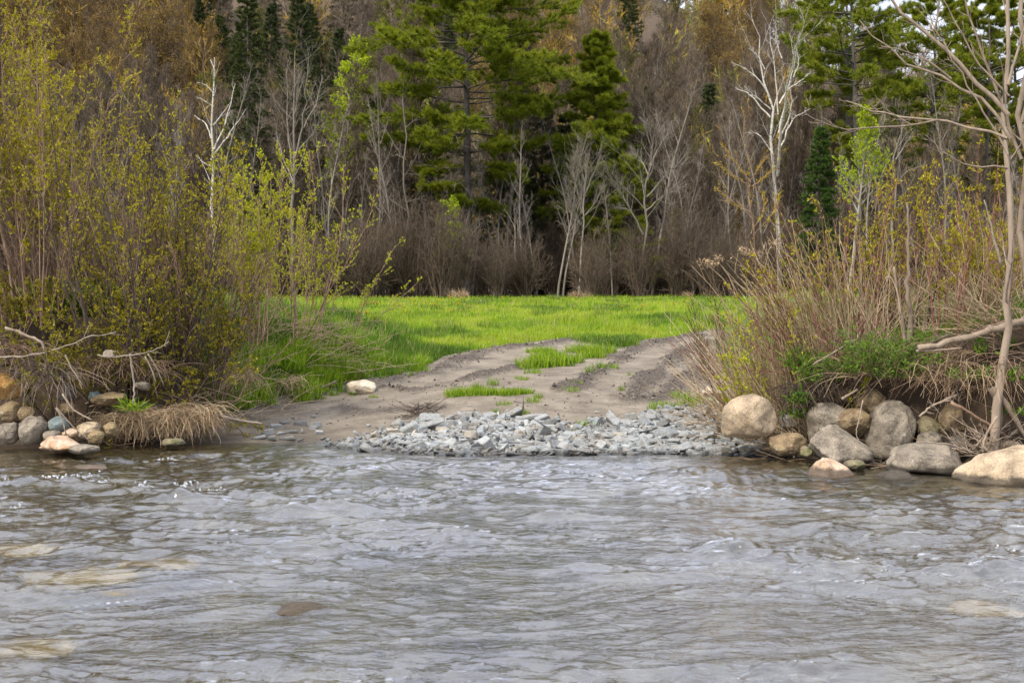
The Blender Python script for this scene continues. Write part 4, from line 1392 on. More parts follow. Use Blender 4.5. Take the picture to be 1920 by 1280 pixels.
for (px, Y, sc) in [(1310, 96, .8), (1180, 96, .7), (1420, 100, .75), (1350, 92, .6)]:
    plant(OL, ray(px, 540)[0] * Y, Y, rng.uniform(0, 6.28), sc)
# ------------------------------------------------------------------ grass
GR = mat_leaf('meadow_grass', [(0, (.05, .105, .008)), (0.45, (.145, .25, .010)), (0.9, (.27, .37, .014)), (0.97, (.28, .33, .03)), (1, (.36, .29, .13))], 0.4, 0.5)
GB = mat_leaf('bank_grass', [(0, (.04, .095, .005)), (0.5, (.10, .20, .007)), (0.85, (.20, .30, .010)), (0.93, (.32, .25, .12)), (1, (.42, .33, .19))], 0.35, 0.55)
DRY = mat_leaf('dry_grass', [(0, (.12, .075, .04)), (0.5, (.33, .23, .13)), (1, (.54, .42, .27))], 0.2, 0.7)
HERB = mat_leaf('herb_leaves', [(0, (.04, .09, .008)), (0.6, (.09, .18, .012)), (1, (.17, .27, .015))], 0.35, 0.5)
L_WIL = mat_leaf('willow_leaves', [(0, (.17, .14, .005)), (0.6, (.31, .27, .008)), (1, (.42, .36, .02))], 0.45)
L_WB = mat_leaf('bright_willow_leaves', [(0, (.22, .24, .005)), (0.6, (.37, .39, .008)), (1, (.50, .48, .02))], 0.5)
L_ALD = mat_leaf('alder_leaves', [(0, (.12, .10, .008)), (0.6, (.22, .185, .010)), (1, (.30, .28, .012))], 0.45)
L_GOLD = mat_leaf('golden_catkins', [(0, (.22, .13, .01)), (0.6, (.33, .22, .012)), (1, (.40, .33, .03))], 0.4)
ST_TAN = mat_bark('tan_stems', [(0.3, (.19, .14, .09)), (0.7, (.40, .30, .20))], (20, 20, 6))
ST_DARK = mat_bark('dark_stems', [(0.3, (.03, .022, .018)), (0.7, (.10, .072, .055))], (20, 20, 6))
ST_BRN = mat_bark('brown_stems', [(0.3, (.10, .062, .040)), (0.7, (.30, .20, .135))], (20, 20, 6))
ST_RED = mat_bark('red_stems', [(0.3, (.085, .032, .025)), (0.7, (.22, .105, .08))], (20, 20, 6))
ROOT_PALE = mat_bark('weathered_root', [(0.3, (.11, .088, .068)), (0.7, (.29, .24, .185))], (14, 14, 14))
ROOT = mat_bark('root_bark', [(0.3, (.10, .075, .055)), (0.7, (.30, .235, .175))], (14, 14, 14))
BARK_TAN = mat_bark('tan_bark', [(0.3, (.10, .074, .052)), (0.7, (.25, .195, .145))], (16, 16, 4), bumpd=.02)


def gz(x, y):
    return H0(np.asarray(x, float), np.asarray(y, float))


def lawn(n, ylo, yhi, ulo, uhi, hfun, wfun, cond, power=1.0, lean=.3, wind=(0.05, 0), mb=None, clump=None, zoff=-.02, rfun=None):
    y = 1 / rng.uniform(1 / yhi ** power, 1 / ylo ** power, n) ** (1 / power)
    x = rng.uniform(ulo, uhi, n) * y
    k = rng.random(n) < cond(x, y)
    x, y = x[k], y[k]
    h = hfun(x, y) * rng.uniform(.55, 1.25, len(x))
    rr = None
    if rfun is not None:
        rr = np.clip(rfun(x, y) + rng.normal(0, .18, len(x)), 0, .96)
        rr = np.where(rng.random(len(x)) < .06, 1.0, rr)
    blades(mb, np.stack([x, y, gz(x, y) + zoff], 1), h, wfun(y), lean, wind, rr)


mb = MB()
clumpy = lambda x, y: np.clip(0.5 + 0.95 * fbm(x * 1.6, y * 0.9, seed=81, octv=3), .12, 1.5)
mead = lambda x, y: green_at(x, y) ** 1.5 * (y > np.interp(x, EDGE[:, 0], EDGE[:, 1]) - .5) * ((y > 24) | ((x > -2.9) & (x < 3.0)))
rmead = lambda x, y: .48 + .62 * fbm(x * .9, y * .45, seed=85, octv=4) + np.clip((y - 26) * .012, -.1, .22)
lawn(190000, 19, 34, -.16, .22, lambda x, y: .09 + .13 * clumpy(x, y), lambda y: .010 + 0 * y, mead, 2, .35, mb=mb, rfun=rmead)
lawn(120000, 32, 78, -.27, .33, lambda x, y: .11 + .08 * clumpy(x, y), lambda y: .010 + .00028 * y, mead, 2, .3, mb=mb, rfun=rmead)
lawn(26000, 26, 78, -.46, .50, lambda x, y: .13 + .09 * clumpy(x, y), lambda y: .015 + .0003 * y, lambda x, y: mead(x, y) * (np.abs(x / y) > .2), 2, .3, mb=mb, rfun=rmead)
o = mb.obj('meadow_grass', GR, smooth=False)
tag(o, 'bright green spring grass of the flat meadow', 'grass', None, 'stuff')

mb = MB()
lb = lambda x, y: green_at(x, y) * (x < -2.0) * (np.interp(x, EDGE[:, 0], EDGE[:, 1], left=15.3) < y + .25)
rb = lambda x, y: (green_at(x, y) > .3) * (x > 2.3) * .9
hl_ = lambda x, y: .10 + .15 * clumpy(x * 1.5, y * 1.5)
rbank = lambda x, y: .42 + .5 * fbm(x * 1.3, y * 1.3, seed=86, octv=3)
lawn(95000, 14.8, 24, -.36, -.08, lambda x, y: .14 + .2 * clumpy(x * 1.5, y * 1.5), lambda y: .008 + 0 * y, lb, 2, .45, (.12, -.1), mb=mb, rfun=rbank)
lawn(46000, 12.5, 24, .13, .40, hl_, lambda y: .007 + 0 * y, rb, 2, .5, (-.1, -.1), mb=mb, rfun=rbank)
o = mb.obj('bank_grass', GB, smooth=False)
tag(o, 'longer mixed green and straw coloured grass on the river banks', 'grass', None, 'stuff')


def clump_src(name, label, cat, mat, n, r, h, wd, lean, group, droop=.25, parent_part='blades', D=None):
    t = thing(name, label, cat, (0, 0, -50), 0, group)
    m = MB()
    a, q = rng.uniform(0, 6.28, n), r * np.sqrt(rng.random(n))
    blades(m, np.stack([np.cos(a) * q, np.sin(a) * q, np.zeros(n) - .01], 1), h * rng.uniform(.5, 1.1, n), wd, lean, (0, 0), None, droop)
    m.obj(parent_part, mat, t, smooth=False)
    return t


LB_T = 'small grass tuft growing out of the sand of the ford'
TU = [clump_src('grass_tuft', LB_T, 'grass tuft', GB, 70, .10, .15, .007, .45, 'grass tufts on the sand'),
      clump_src('grass_tuft', LB_T, 'grass tuft', GR, 120, .16, .17, .008, .4, 'grass tufts on the sand')]
TUFTS = [(1010, 812, .7), (850, 742, .8), (925, 722, 1.0), (895, 728, .8), (1070, 735, .7), (1000, 752, .6), (980, 782, .9), (985, 775, .5), (1100, 802, .8), (1080, 812, .6), (1225, 768, .9), (1240, 762, .7),
         (1265, 768, .9), (1285, 762, 1.2), (1300, 755, 1.1), (1275, 745, .8), (1165, 730, .6), (1180, 704, .5), (1105, 700, 1.0), (1122, 693, 1.2), (1145, 690, .7), (1080, 722, .6), (930, 775, .6), (1195, 800, .5),
         (945, 760, .6), (1010, 745, .7), (1320, 760, 1.0), (1310, 770, 1.0), (1245, 790, .4), (770, 705, .7), (745, 702, .9), (790, 695, .8), (640, 735, 1.1), (625, 742, .9), (600, 748, .8), (560, 750, .9), (660, 742, .7), (700, 745, .4),
         (978, 712, .6), (1000, 700, .8)]
for (px, py, s) in TUFTS:
    x, y = gpx(px, py)
    plant(TU[rng.integers(2)], x, y, rng.uniform(0, 6.28), s, sink=.01)
LB_SL = 'fresh green grass tuft on the left bank slope below the bright willows'
SLP = clump_src('grass_tuft', LB_SL, 'grass tuft', GR, 170, .22, .30, .009, .5, 'grass tufts on the left bank slope')
for k in range(70):
    px_ = rng.uniform(385, 700)
    py_ = rng.uniform(np.interp(px_, [385, 560, 700], [690, 650, 640]), np.interp(px_, [385, 480, 560, 620, 700], [770, 758, 750, 734, 700]))
    x, y = gpx(px_, py_)
    plant(SLP, x, y, rng.uniform(0, 6.28), rng.uniform(.6, 1.15), sink=.02)
LB_P = 'thick patch of taller grass standing between the wheel ruts of the ford'
PT = clump_src('grass_patch', LB_P, 'grass patch', GR, 420, .28, .21, .009, .35, 'grass patches between the ruts')
for (px, py, s, sy) in [(866, 740, .7, .6), (895, 741, .75, .6), (925, 740, .75, .6), (955, 740, .7, .6), (978, 738, .6, .6), (1005, 688, 1.1, .8), (1035, 685, 1.2, .9), (1062, 680, 1.0, .8), (1030, 672, 1.0, .8), (1015, 662, .9, .8), (1110, 672, .9, .7),
                        (1092, 660, 1.0, .8), (1125, 662, 1.0, .8)]:
    x, y = gpx(px, py)
    q = plant(PT, x, y, rng.uniform(0, 6.28), s, sink=.01)
    q.rotation_euler = (0, 0, rng.normal(0, .15))
    q.scale = (s, s * sy, s * rng.uniform(.8, 1.1))

# taller weeds and dead tufts that break the even meadow
LB_W = 'darker taller clump of grass standing up in the meadow'
WD = clump_src('grass_clump', LB_W, 'grass clump', GB, 260, .30, .34, .012, .45, 'darker grass clumps in the meadow')
for k in range(46):
    px_, py_ = rng.uniform(690, 1345), rng.choice([rng.uniform(562, 590), rng.uniform(575, 645)])
    x, y = gpx(px_, py_)
    if k == 0:
        x, y = gpx(876, 584)
    if y > 70 or float(green_at(np.array([x]), np.array([y]))[0]) < .6:
        continue
    plant(WD, x, y, rng.uniform(0, 6.28), rng.uniform(.5, 1.0), sink=.02)
LB_S = 'straw coloured tuft along the far edge of the meadow'
SD = clump_src('straw_tuft', LB_S, 'straw tuft', DRY, 160, .45, .55, .022, .5, 'straw tufts along the far edge of the meadow')
for k in range(7):
    px_ = rng.uniform(640, 1420) if k > 5 else (1085, 1100, 860, 850, 1075, 1290)[k]
    Y = rng.uniform(70, 75)
    plant(SD, ray(px_, 540)[0] * Y, Y, rng.uniform(0, 6.28), rng.uniform(.6, 1.3), sink=.02)

# dandelions
DAND_Y = NT('dandelion_yellow')
DAND_Y = DAND_Y.done(DAND_Y.principled((.62, .36, .01), .7))
LB_D = 'yellow dandelion flower in the meadow grass'
t = thing('dandelion', LB_D, 'flower', (0, 0, -50), 0, 'dandelions in the meadow')
m = MB()
tube(m, np.array([[0, 0, 0], [.01, 0, .1], [.015, .005, .19]]), np.array([.004, .004, .004]), 4)
m.obj('stem', HERB, t)
m = MB()
n = 60
a = rng.uniform(0, 6.28, n)
spikes(m, np.tile([.015, .005, .19], (n, 1)), np.stack([np.cos(a), np.sin(a), rng.uniform(.1, 1.2, n)], 1), .032, .014)
m.obj('flower_head', DAND_Y, t, smooth=False)
DAN = t
pts = [(rng.uniform(700, 890), rng.uniform(566, 592)) for _ in range(24)] + [(1185, 578), (1205, 590), (1180, 585), (1165, 590), (1265, 582), (940, 569), (1292, 576), (845, 600), (760, 605), (690, 615)]
for (px, py) in pts:
    x, y = gpx(px, py)
    plant(DAN, x, y, rng.uniform(0, 6.28), rng.uniform(1.1, 1.6), sink=0)


# ------------------------------------------------------------------ shrubs of the banks
def willow(w, l, h, n=16, spread=.35, bias=(0, 0), r=.014, c=(9, 5), leaf=(.038, .015), nl=(7, 5), twig=.0045, wob=.06, up=.04, t0=.3, sl=.26, foot=.25, lt0=.42, stub=0):
    az = rng.uniform(0, 6.28, n)
    th = np.abs(rng.normal(0, spread, n))
    D = np.stack([np.cos(az) * np.sin(th) + bias[0], np.sin(az) * np.sin(th) + bias[1], np.cos(th)], 1)
    S = np.stack([np.cos(az), np.sin(az), 0 * az], 1) * (foot * np.sqrt(rng.random(n)))[:, None]
    L = h * rng.uniform(.55, 1.08, n)
    P = grow(S, D, L, 10, wob, up)
    R = taper(r * rng.uniform(.5, 1.3, n), np.full(n, twig * .8), 10)
    tube(w, P, R, 5)
    s, d, t, i, rr = sprout(P, R, c[0], t0, 1, (18, 48))
    L1 = np.maximum(L[i] * sl * (1.15 - .8 * t), .08) * rng.uniform(.5, 1.25, len(t))
    P1 = grow(s, d, L1, 6, .09, up * 1.5)
    R1 = taper(np.minimum(rr * .7, .007), np.full(len(t), twig * .5), 6)
    tube(w, P1, R1, 3)
    P2 = None
    if c[1]:
        s, d, t, i, rr = sprout(P1, R1, c[1], .2, 1, (20, 50))
        P2 = grow(s, d, np.maximum(L1[i] * .42, .05) * rng.uniform(.5, 1.25, len(t)), 4, .1, up)
        tube(w, P2, taper(np.full(len(t), twig * .55), np.full(len(t), twig * .35), 4), 3)
    if l is not None:
        for PP, k in ((P1, nl[0]), (P2, nl[1]), (P, nl[0])):
            if PP is None or k == 0:
                continue
            idx = np.repeat(np.arange(len(PP)), k)
            ta = lt0 if PP is not P else .65
            pos, tan, _, _ = lerp_poly(PP, idx, rng.uniform(ta, 1, len(idx)) ** .8)
            leaves(l, pos, tan * .8 + rng.normal(0, .55, (len(idx), 3)) + np.array([0, 0, .3]), leaf[0], leaf[1])


def shrub(name, label, px, Y, top_py, stem_mat, leaf_mat, cat='shrub', dx=0, zoff=-.05, base_z=None, group=None, **kw):
    x = ray(px, 540)[0] * Y + dx
    z = (ground_z(x, Y) if base_z is None else base_z) + zoff
    h = at(px, top_py, Y)[2] - z
    t = thing(name, label, cat, (x, Y, z), 0, group)
    w, l = MB(), MB()
    willow(w, l if leaf_mat else None, h, **kw)
    w.obj('stems', stem_mat, t)
    if leaf_mat:
        l.obj('leaves', leaf_mat, t, smooth=False)
    return t


# left bank
shrub('willow', 'tallest olive leaved willow with clustered brown stems at the far left', 50, 15.6, 0, ST_BRN, L_WIL, n=18, spread=.16, r=.017, c=(15, 7), nl=(11, 8), sl=.2, up=.03, foot=.45)
shrub('willow', 'olive willow leaning behind the tallest one, its top against the orange wood', -25, 16.4, -60, ST_DARK, L_WIL, n=16, spread=.2, r=.016, c=(14, 7), nl=(11, 8), sl=.22)
shrub('willow', 'twiggy olive willow filling the space right of the tallest willow', 135, 16.6, 170, ST_BRN, L_WIL, n=20, spread=.22, r=.012, c=(10, 6), nl=(7, 5), sl=.25)
shrub('willow', 'dark stemmed willow with upright leafy tips, second peak from the left', 235, 15.4, 160, ST_DARK, L_WIL, n=14, spread=.17, r=.018, c=(11, 6), nl=(9, 7), sl=.24)
shrub('willow', 'spreading dark twigged willow with sparse olive leaves left of the bright willow', 335, 15.9, 275, ST_DARK, L_WIL, n=22, spread=.40, r=.012, c=(10, 6), nl=(9, 6), sl=.28)
shrub('willow', 'bright yellow green willow with pointed upright shoots', 465, 17.8, 285, ST_BRN, L_WB, n=16, spread=.20, r=.009, c=(10, 6), nl=(11, 7), sl=.22, up=.06)
shrub('willow', 'bright yellow green willow fanning out beside the meadow, its rightmost wands leaning right', 560, 18.8, 300, ST_BRN, L_WB, n=17, spread=.36, bias=(.10, 0), r=.008, c=(9, 5), nl=(8, 5), sl=.20, up=.06)
shrub('willow', 'low bright willow drooping over the grass by the meadow edge', 615, 19.4, 430, ST_BRN, L_WB, n=8, spread=.5, bias=(.2, .1), r=.007, c=(8, 4), nl=(6, 4), sl=.26, up=.0)
shrub('alder', 'low olive brown leafy shrub hanging over the dark hollow of the left bank', 140, 15.35, 540, ST_DARK, L_ALD, n=24, spread=.62, bias=(.1, -.05), r=.009, c=(10, 5), nl=(10, 7), leaf=(.034, .018), sl=.3, up=.0, foot=.5)
shrub('alder', 'low olive brown shrub above the pale bent branch on the left bank', 265, 15.5, 550, ST_DARK, L_ALD, n=22, spread=.62, bias=(0, -.05), r=.009, c=(10, 5), nl=(8, 5), leaf=(.034, .018), sl=.3, up=.0, foot=.5)
shrub('alder', 'leafy green brown shrub at the far left edge above the orange stained boulder', 20, 15.6, 520, ST_BRN, L_ALD, n=24, spread=.5, bias=(.1, 0), r=.010, c=(9, 5), nl=(8, 5), leaf=(.034, .018), sl=.3, foot=.4)
shrub('alder', 'dull olive shrub between the overhanging shrub and the grassy slope', 345, 15.9, 535, ST_DARK, L_ALD, n=16, spread=.5, bias=(-.05, 0), r=.009, c=(9, 4), nl=(8, 6), leaf=(.034, .018), sl=.3, foot=.4)
shrub('bare_shrub', 'tangle of dry brown twigs between the dark willow and the bright willow', 400, 16.2, 395, ST_BRN, None, n=40, spread=.5, r=.008, c=(8, 4), sl=.3)
shrub('bare_shrub', 'tangle of grey brown twigs below the tallest willow', 90, 16.0, 330, ST_BRN, None, n=44, spread=.35, r=.010, c=(8, 4), sl=.28)
shrub('bare_shrub', 'tangle of brown twigs below the dark stemmed willow', 250, 15.9, 350, ST_BRN, None, n=44, spread=.45, r=.009, c=(8, 4), sl=.28)


def sticks(name, label, cat, px, Y, n, L, mat, el=(0.05, .5), az=(0, 6.28), r=.005, group=None, zoff=.0, curve=.0, foot=.4, base_z=None, c=3, part='stalks'):
    x = ray(px, 540)[0] * Y
    z = (ground_z(x, Y) if base_z is None else base_z) + zoff
    t = tag(thing(name, label, cat, (x, Y, z), 0, group), kind='thing')
    m = MB()
    a, e = rng.uniform(*az, n), rng.uniform(*el, n)
    D = np.stack([np.cos(a) * np.cos(e), np.sin(a) * np.cos(e), np.sin(e)], 1)
    S = np.stack([rng.uniform(-foot, foot, n), rng.uniform(-foot, foot, n) * .6, rng.uniform(-.02, .06, n)], 1)
    S[:, 2] += gz(x + S[:, 0], Y + S[:, 1]) - gz(np.array([x]), np.array([Y]))[0] if base_z is None else 0
    P = grow(S, D, L * rng.uniform(.45, 1.15, n), 7, .07, curve)
    R = taper(r * rng.uniform(.6, 1.3, n), np.full(n, r * .4), 7)
    tube(m, P, R, 4)
    if c:
        s, d, tt, i, rr = sprout(P, R, c, .3, 1, (20, 60))
        tube(m, grow(s, d, L * .18 * rng.uniform(.4, 1.2, len(tt)), 4, .1, curve), taper(np.full(len(tt), r * .5), np.full(len(tt), r * .3), 4), 3)
    m.obj(part, mat, t)
    return t


for k, (px, Y, n, L, el, az, lab) in enumerate([
        (430, 16.4, 20, .8, (0, .7), (0, 6.28), 'heap of broken straw stalks under the bright willow'),
        (500, 17.2, 20, .8, (0, .6), (-.6, 3.7), 'matted straw stalks at the foot of the bright willow'),
        (330, 15.6, 60, .9, (0, .8), (0, 6.28), 'dry broken stalks below the spreading dark twigged willow'),
        (180, 15.5, 50, .8, (0, .9), (0, 6.28), 'dry broken stalks behind the overhanging olive brown shrub')]):
    sticks('dry_stalks', lab, 'dry stalks', px, Y, n, L, DRY if k % 2 else ST_TAN, el, az, .0045, 'heaps of dry stalks on the left bank', curve=-.02)


for (px, Y, n, L, el, az, lab) in [
        (520, 18.4, 20, .9, (.0, .7), (-.9, 1.2), 'tan dead stalks leaning right under the bright willows'),
        (590, 18.9, 30, 1.1, (-.2, .35), (-.9, .5), 'tan dead stalks swept over the grass toward the cream boulder'),
        (370, 16.4, 60, 1.1, (.1, 1.0), (0, 6.28), 'criss crossed tan stalks under the dark twigged willow')]:
    sticks('dry_stalks', lab, 'dry stalks', px, Y, n, L, ST_TAN, el, az, .004, 'heaps of dry stalks on the left bank', curve=-.025, zoff=.1)
_x, _y = gpx(795, 776)
sticks('twig_debris', 'small heap of dark twigs washed up on the sand above the slate rubble', 'twigs', 795, float(_y), 46, .3, ST_DARK, (0, .5), (0, 6.28), .004, None, .01, foot=.16)
_x, _y = gpx(770, 782)
sticks('twig_debris', 'thin scatter of dark twigs left of the washed up heap', 'twigs', 765, float(_y), 18, .3, ST_DARK, (0, .15), (0, 6.28), .003, None, .01, foot=.14)
sticks('root_heap', 'dark tangle of broken twigs in the hollow of the left bank', 'roots', 200, 15.05, 60, .5, ST_BRN, (-.2, .8), (0, 6.28), .004, None, .05, foot=.45)
sticks('root_heap', 'tangle of thin roots and twigs under the sod of the right bank', 'roots', 1690, 13.5, 80, .5, ROOT_PALE, (-.7, .4), (3.2, 6.2), .003, None, .0, foot=.5)
sticks('root_heap', 'tangle of thin brown roots left of the trunk on the right bank', 'roots', 1800, 13.2, 80, .55, ST_BRN, (-.7, .3), (3.2, 6.2), .0035, None, .0, foot=.4)


def tussock(name, label, px, Y, zc, n, L, w_, group=None, front=-1.0, mat=None, fx=.25, fy=.15, spread=.6, up=.5, drop=-.24, side=0, part='blades', cat='grass tussock', r=.0035):
    """arching dead grass that hangs toward the water"""
    x = ray(px, 540)[0] * Y
    t = thing(name, label, cat, (x, Y, zc), 0, group)
    m = MB()
    a = rng.normal(0, spread, n) + side
    D = np.stack([np.sin(a), front * np.cos(a), np.abs(rng.normal(up, .3, n))], 1)
    S = np.stack([rng.uniform(-fx, fx, n), rng.uniform(-fy, fy, n), rng.uniform(-.08, .08, n)], 1)
    P = grow(S, D, L * rng.uniform(.35, 1.2, n), 8, .10, drop)
    tube(m, P, taper(r * rng.uniform(.6, 1.4, n), np.full(n, r * .4), 8), 3)
    m.obj(part, mat or DRY, t)
    return t


TG = 'dead grass tussocks on the banks'
tussock('dead_grass_tussock', 'big dead grass tussock drooping into the river on the left', 300, 14.98, .27, 560, .42, 0, TG, fx=.32, fy=.24, spread=.95, up=.7)
tussock('dead_grass_tussock', 'right half of the drooping dead tussock, touching the driftwood stick', 365, 15.05, .30, 420, .40, 0, TG, fx=.22, fy=.24, spread=1.0, up=.75)
tussock('dead_grass_tussock', 'left end of the drooping dead tussock beside the tan boulder', 228, 14.95, .27, 300, .36, 0, TG, fx=.18, fy=.2, spread=.95, up=.5)
tussock('dead_grass_tussock', 'straw tuft hanging on the green slope of the left bank', 452, 15.9, .70, 110, .32, 0, TG, fx=.16, fy=.12, spread=1.2, up=.2)
tussock('dead_grass_tussock', 'small brown dead tuft on the green slope above the cream boulder', 540, 17.6, .50, 80, .28, 0, TG, fx=.16, fy=.12, spread=1.2, up=.2)
tussock('dead_grass_tussock', 'pale straw fan hanging beside the trunk on the right bank', 1800, 13.25, .98, 85, .50, 0, TG, fx=.22, side=-.9, spread=.9, r=.0028)
tussock('dead_grass_tussock', 'straw strands trailing down under the trunk of the right bank tree', 1850, 12.95, .90, 50, .62, 0, TG, fx=.2, up=.3, side=.2, spread=1.0, r=.0028)
tussock('dead_grass_tussock', 'dark hanging grass at the right picture edge under the log', 1925, 12.8, 1.0, 70, .55, 0, TG, fx=.3, up=.1, mat=ST_BRN, spread=.9)

# hanging root mats
RG = 'mats of hanging roots'


def rootmat(label, px, Y, z, n, L, fx, mat, r=.004, up=-.2):
    return tussock('hanging_roots', label, px, Y, z, n, L, 0, RG, fx=fx, fy=.10, spread=.9, up=up, drop=-.16, mat=mat, part='strands', cat='roots', r=r)


rootmat('dense dark root mat hanging above the blue grey stone', 78, 14.75, .80, 170, .60, .28, ROOT)
rootmat('dark roots dangling over the orange stained boulder', 15, 14.75, 1.02, 110, .50, .30, ST_BRN)
rootmat('thin roots dangling in the dark hollow of the left bank', 190, 15.0, .86, 110, .42, .35, ST_BRN)
rootmat('fine roots dangling at the right end of the dark hollow', 280, 15.15, .80, 80, .36, .25, ST_BRN)
rootmat('earthy root fringe beside the big tan boulder', 1500, 13.95, .62, 200, .42, .16, ST_DARK)
rootmat('pale root strands falling over the leaning mottled boulder', 1640, 13.6, .86, 32, .62, .36, DRY, .003, .3)
rootmat('pale root strands falling between the buried brown boulder and the mottled one', 1745, 13.4, .92, 28, .68, .32, DRY, .003, .3)
rootmat('brown root fringe under the mossy sod left of the brown boulders', 1570, 13.9, .74, 160, .40, .22, ST_DARK)
rootmat('dark root fringe behind the buried round boulder', 1800, 13.35, .85, 160, .5, .25, ST_BRN)
sticks('root_heap', 'heap of dead roots and sticks beside the tan slab', 'roots', 1850, 12.75, 60, .5, ROOT, (0, .9), (0, 6.28), .006, None, .05, foot=.18, base_z=.12)


def rod(name, label, pts, Y, r0, r1, mat, cat='branch', group=None, dY=None, k=7, sub=None):
    q = np.array([at(p[0], p[1], Y + (dY[j] if dY else 0)) for j, p in enumerate(pts)])
    n = max(10, len(q) * 4)
    s, f = np.linspace(0, 1, len(q)), np.linspace(0, 1, n)
    q = np.stack([np.interp(f, s, q[:, j]) for j in range(3)], 1)
    for _ in range(2):
        q[1:-1] = .25 * q[:-2] + .5 * q[1:-1] + .25 * q[2:]
    ln = np.linalg.norm(q[-1] - q[0])
    q[1:-1] += rng.normal(0, .006 * ln, (n - 2, 3))
    o0 = q[0].copy()
    m = MB()
    R = np.linspace(r0, r1, n) * (1 + .12 * rng.normal(0, 1, n))
    tube(m, (q - o0)[None], R[None], k, caps=True)
    if sub:
        s_, d_, t_, i_, r_ = sprout((q - o0)[None], R[None], sub, .25, 1, (30, 60))
        tube(m, grow(s_, d_, ln * .2 * rng.uniform(.4, 1.2, len(t_)), 5, .12, 0), taper(np.full(len(t_), r1 * .9), np.full(len(t_), r1 * .4), 5), 4)
    o = m.obj(name, mat)
    o.location = o0
    return tag(o, label, cat, group)


EX = 'exposed roots and dead branches on the banks'
for (nm, lab, pts, Y, r0, r1, mat) in [
        ('exposed_root', 'thick pale root crossing the left bank and bending down at its end', [(9, 614), (47, 627), (82, 642), (88, 675), (82, 703)], 14.45, .020, .010, ROOT),
        ('fallen_branch', 'long thin whitish branch lying across the left bank from the picture edge', [(-8, 669), (42, 669), (105, 656), (164, 633), (218, 622)], 14.35, .009, .004, ROOT_PALE),
        ('fallen_branch', 'white sagging branch across the overhanging olive brown shrub', [(183, 665), (211, 670), (258, 665), (298, 654), (316, 640)], 14.3, .008, .005, ROOT_PALE),
        ('exposed_root', 'single upright pale stick standing in the dark hollow by a grass tuft', [(244, 663), (247, 691), (252, 724), (250, 757)], 14.45, .010, .008, ROOT_PALE),
        ('exposed_root', 'pale forked twig hanging right of the upright stick', [(277, 663), (293, 687), (308, 724)], 14.5, .009, .005, ROOT_PALE),
        ('exposed_root', 'pale twig hanging close beside the upright stick', [(272, 668), (286, 695), (292, 716)], 14.5, .008, .005, ROOT_PALE),
        ('exposed_root', 'pale root reaching down to the water over the blue grey stone', [(105, 764), (117, 785), (124, 815)], 14.2, .010, .006, ROOT_PALE),
        ('exposed_root', 'long pale root slanting over the tan boulder to the brown cobble', [(105, 764), (141, 804), (169, 827)], 14.15, .009, .005, ROOT_PALE),
        ('exposed_root', 'thin curved pale root dangling below the olive brown shrub', [(122, 665), (134, 691), (155, 722)], 14.4, .008, .004, ROOT_PALE),
        ('exposed_root', 'short root under the thick pale root', [(59, 642), (73, 661), (94, 688)], 14.5, .014, .008, ROOT),
        ('exposed_root', 'jointed root pointing at the smooth tan boulder', [(117, 738), (134, 766), (150, 776), (173, 787)], 14.35, .010, .006, ROOT),
        ('driftwood', 'pale driftwood stick on the sand at the end of the dead tussock', [(406, 779), (440, 786), (463, 790), (492, 795)], 15.15, .022, .012, ROOT_PALE),
        ('fallen_branch', 'short bare stick lying in the grass above the cream boulder', [(604, 726), (618, 720), (631, 714)], 17.6, .012, .010, ROOT_PALE),
        ('log', 'long bleached log lying across the right bank behind the trunk', [(1721, 653), (1806, 636), (1848, 619), (1920, 602), (1990, 590)], 12.95, .030, .038, BARK_TAN),
        ('log', 'thin pole lying just under the long bleached log', [(1718, 658), (1760, 656), (1803, 653)], 12.95, .012, .011, BARK_TAN),
        ('fallen_branch', 'crooked twig slanting up from the dark sod left of the green herbs', [(1524, 684), (1575, 653), (1609, 633)], 13.5, .009, .006, ROOT),
        ('fallen_branch', 'bent tan stick beside the buried round boulder', [(1724, 781), (1744, 762), (1794, 740)], 13.0, .011, .012, BARK_TAN),
        ('exposed_root', 'dark root slanting down toward the tan slab', [(1783, 754), (1834, 782), (1890, 819)], 12.9, .016, .012, ST_BRN),
        ('exposed_root', 'short dark root over the highest brown boulder', [(1578, 748), (1595, 738), (1609, 729)], 13.5, .014, .010, ROOT),
        ('exposed_root', 'curved whitish root lying on the long low grey boulder', [(1719, 829), (1760, 829), (1800, 838), (1831, 852)], 12.45, .008, .006, ROOT_PALE),
        ('exposed_root', 'forked root in the heap above the tan slab', [(1870, 780), (1850, 812), (1842, 835), (1856, 850)], 12.55, .012, .009, ROOT),
        ('exposed_root', 'thin pale root hanging across the egg shaped boulder', [(1618, 750), (1610, 790), (1604, 812), (1615, 840)], 13.1, .006, .004, ROOT_PALE),
        ('dead_sapling', 'broken dead stem with peeling bark on the right bank', [(1704, 645), (1707, 590), (1701, 520), (1704, 440), (1700, 380)], 13.6, .030, .008, BARK_TAN),
        ('dead_sapling', 'leaning dead stem touching the broken one', [(1696, 641), (1693, 602), (1684, 555), (1676, 500)], 13.65, .019, .012, BARK_TAN),
        ('dead_sapling', 'bent cream stalk with a folded top on the right bank', [(1690, 591), (1684, 550), (1672, 520), (1660, 517), (1664, 530)], 13.4, .006, .005, ST_TAN),
        ('dead_sapling', 'pale split stump of twigs near the right bank tree', [(1878, 500), (1862, 440), (1845, 375)], 13.2, .014, .006, ROOT_PALE),
]:
    rod(nm, lab, pts, Y, r0, r1, mat, {'log': 'log', 'driftwood': 'driftwood', 'dead_sapling': 'dead sapling', 'exposed_root': 'root'}.get(nm, 'branch'), EX, sub=5 if nm == 'fallen_branch' else None)

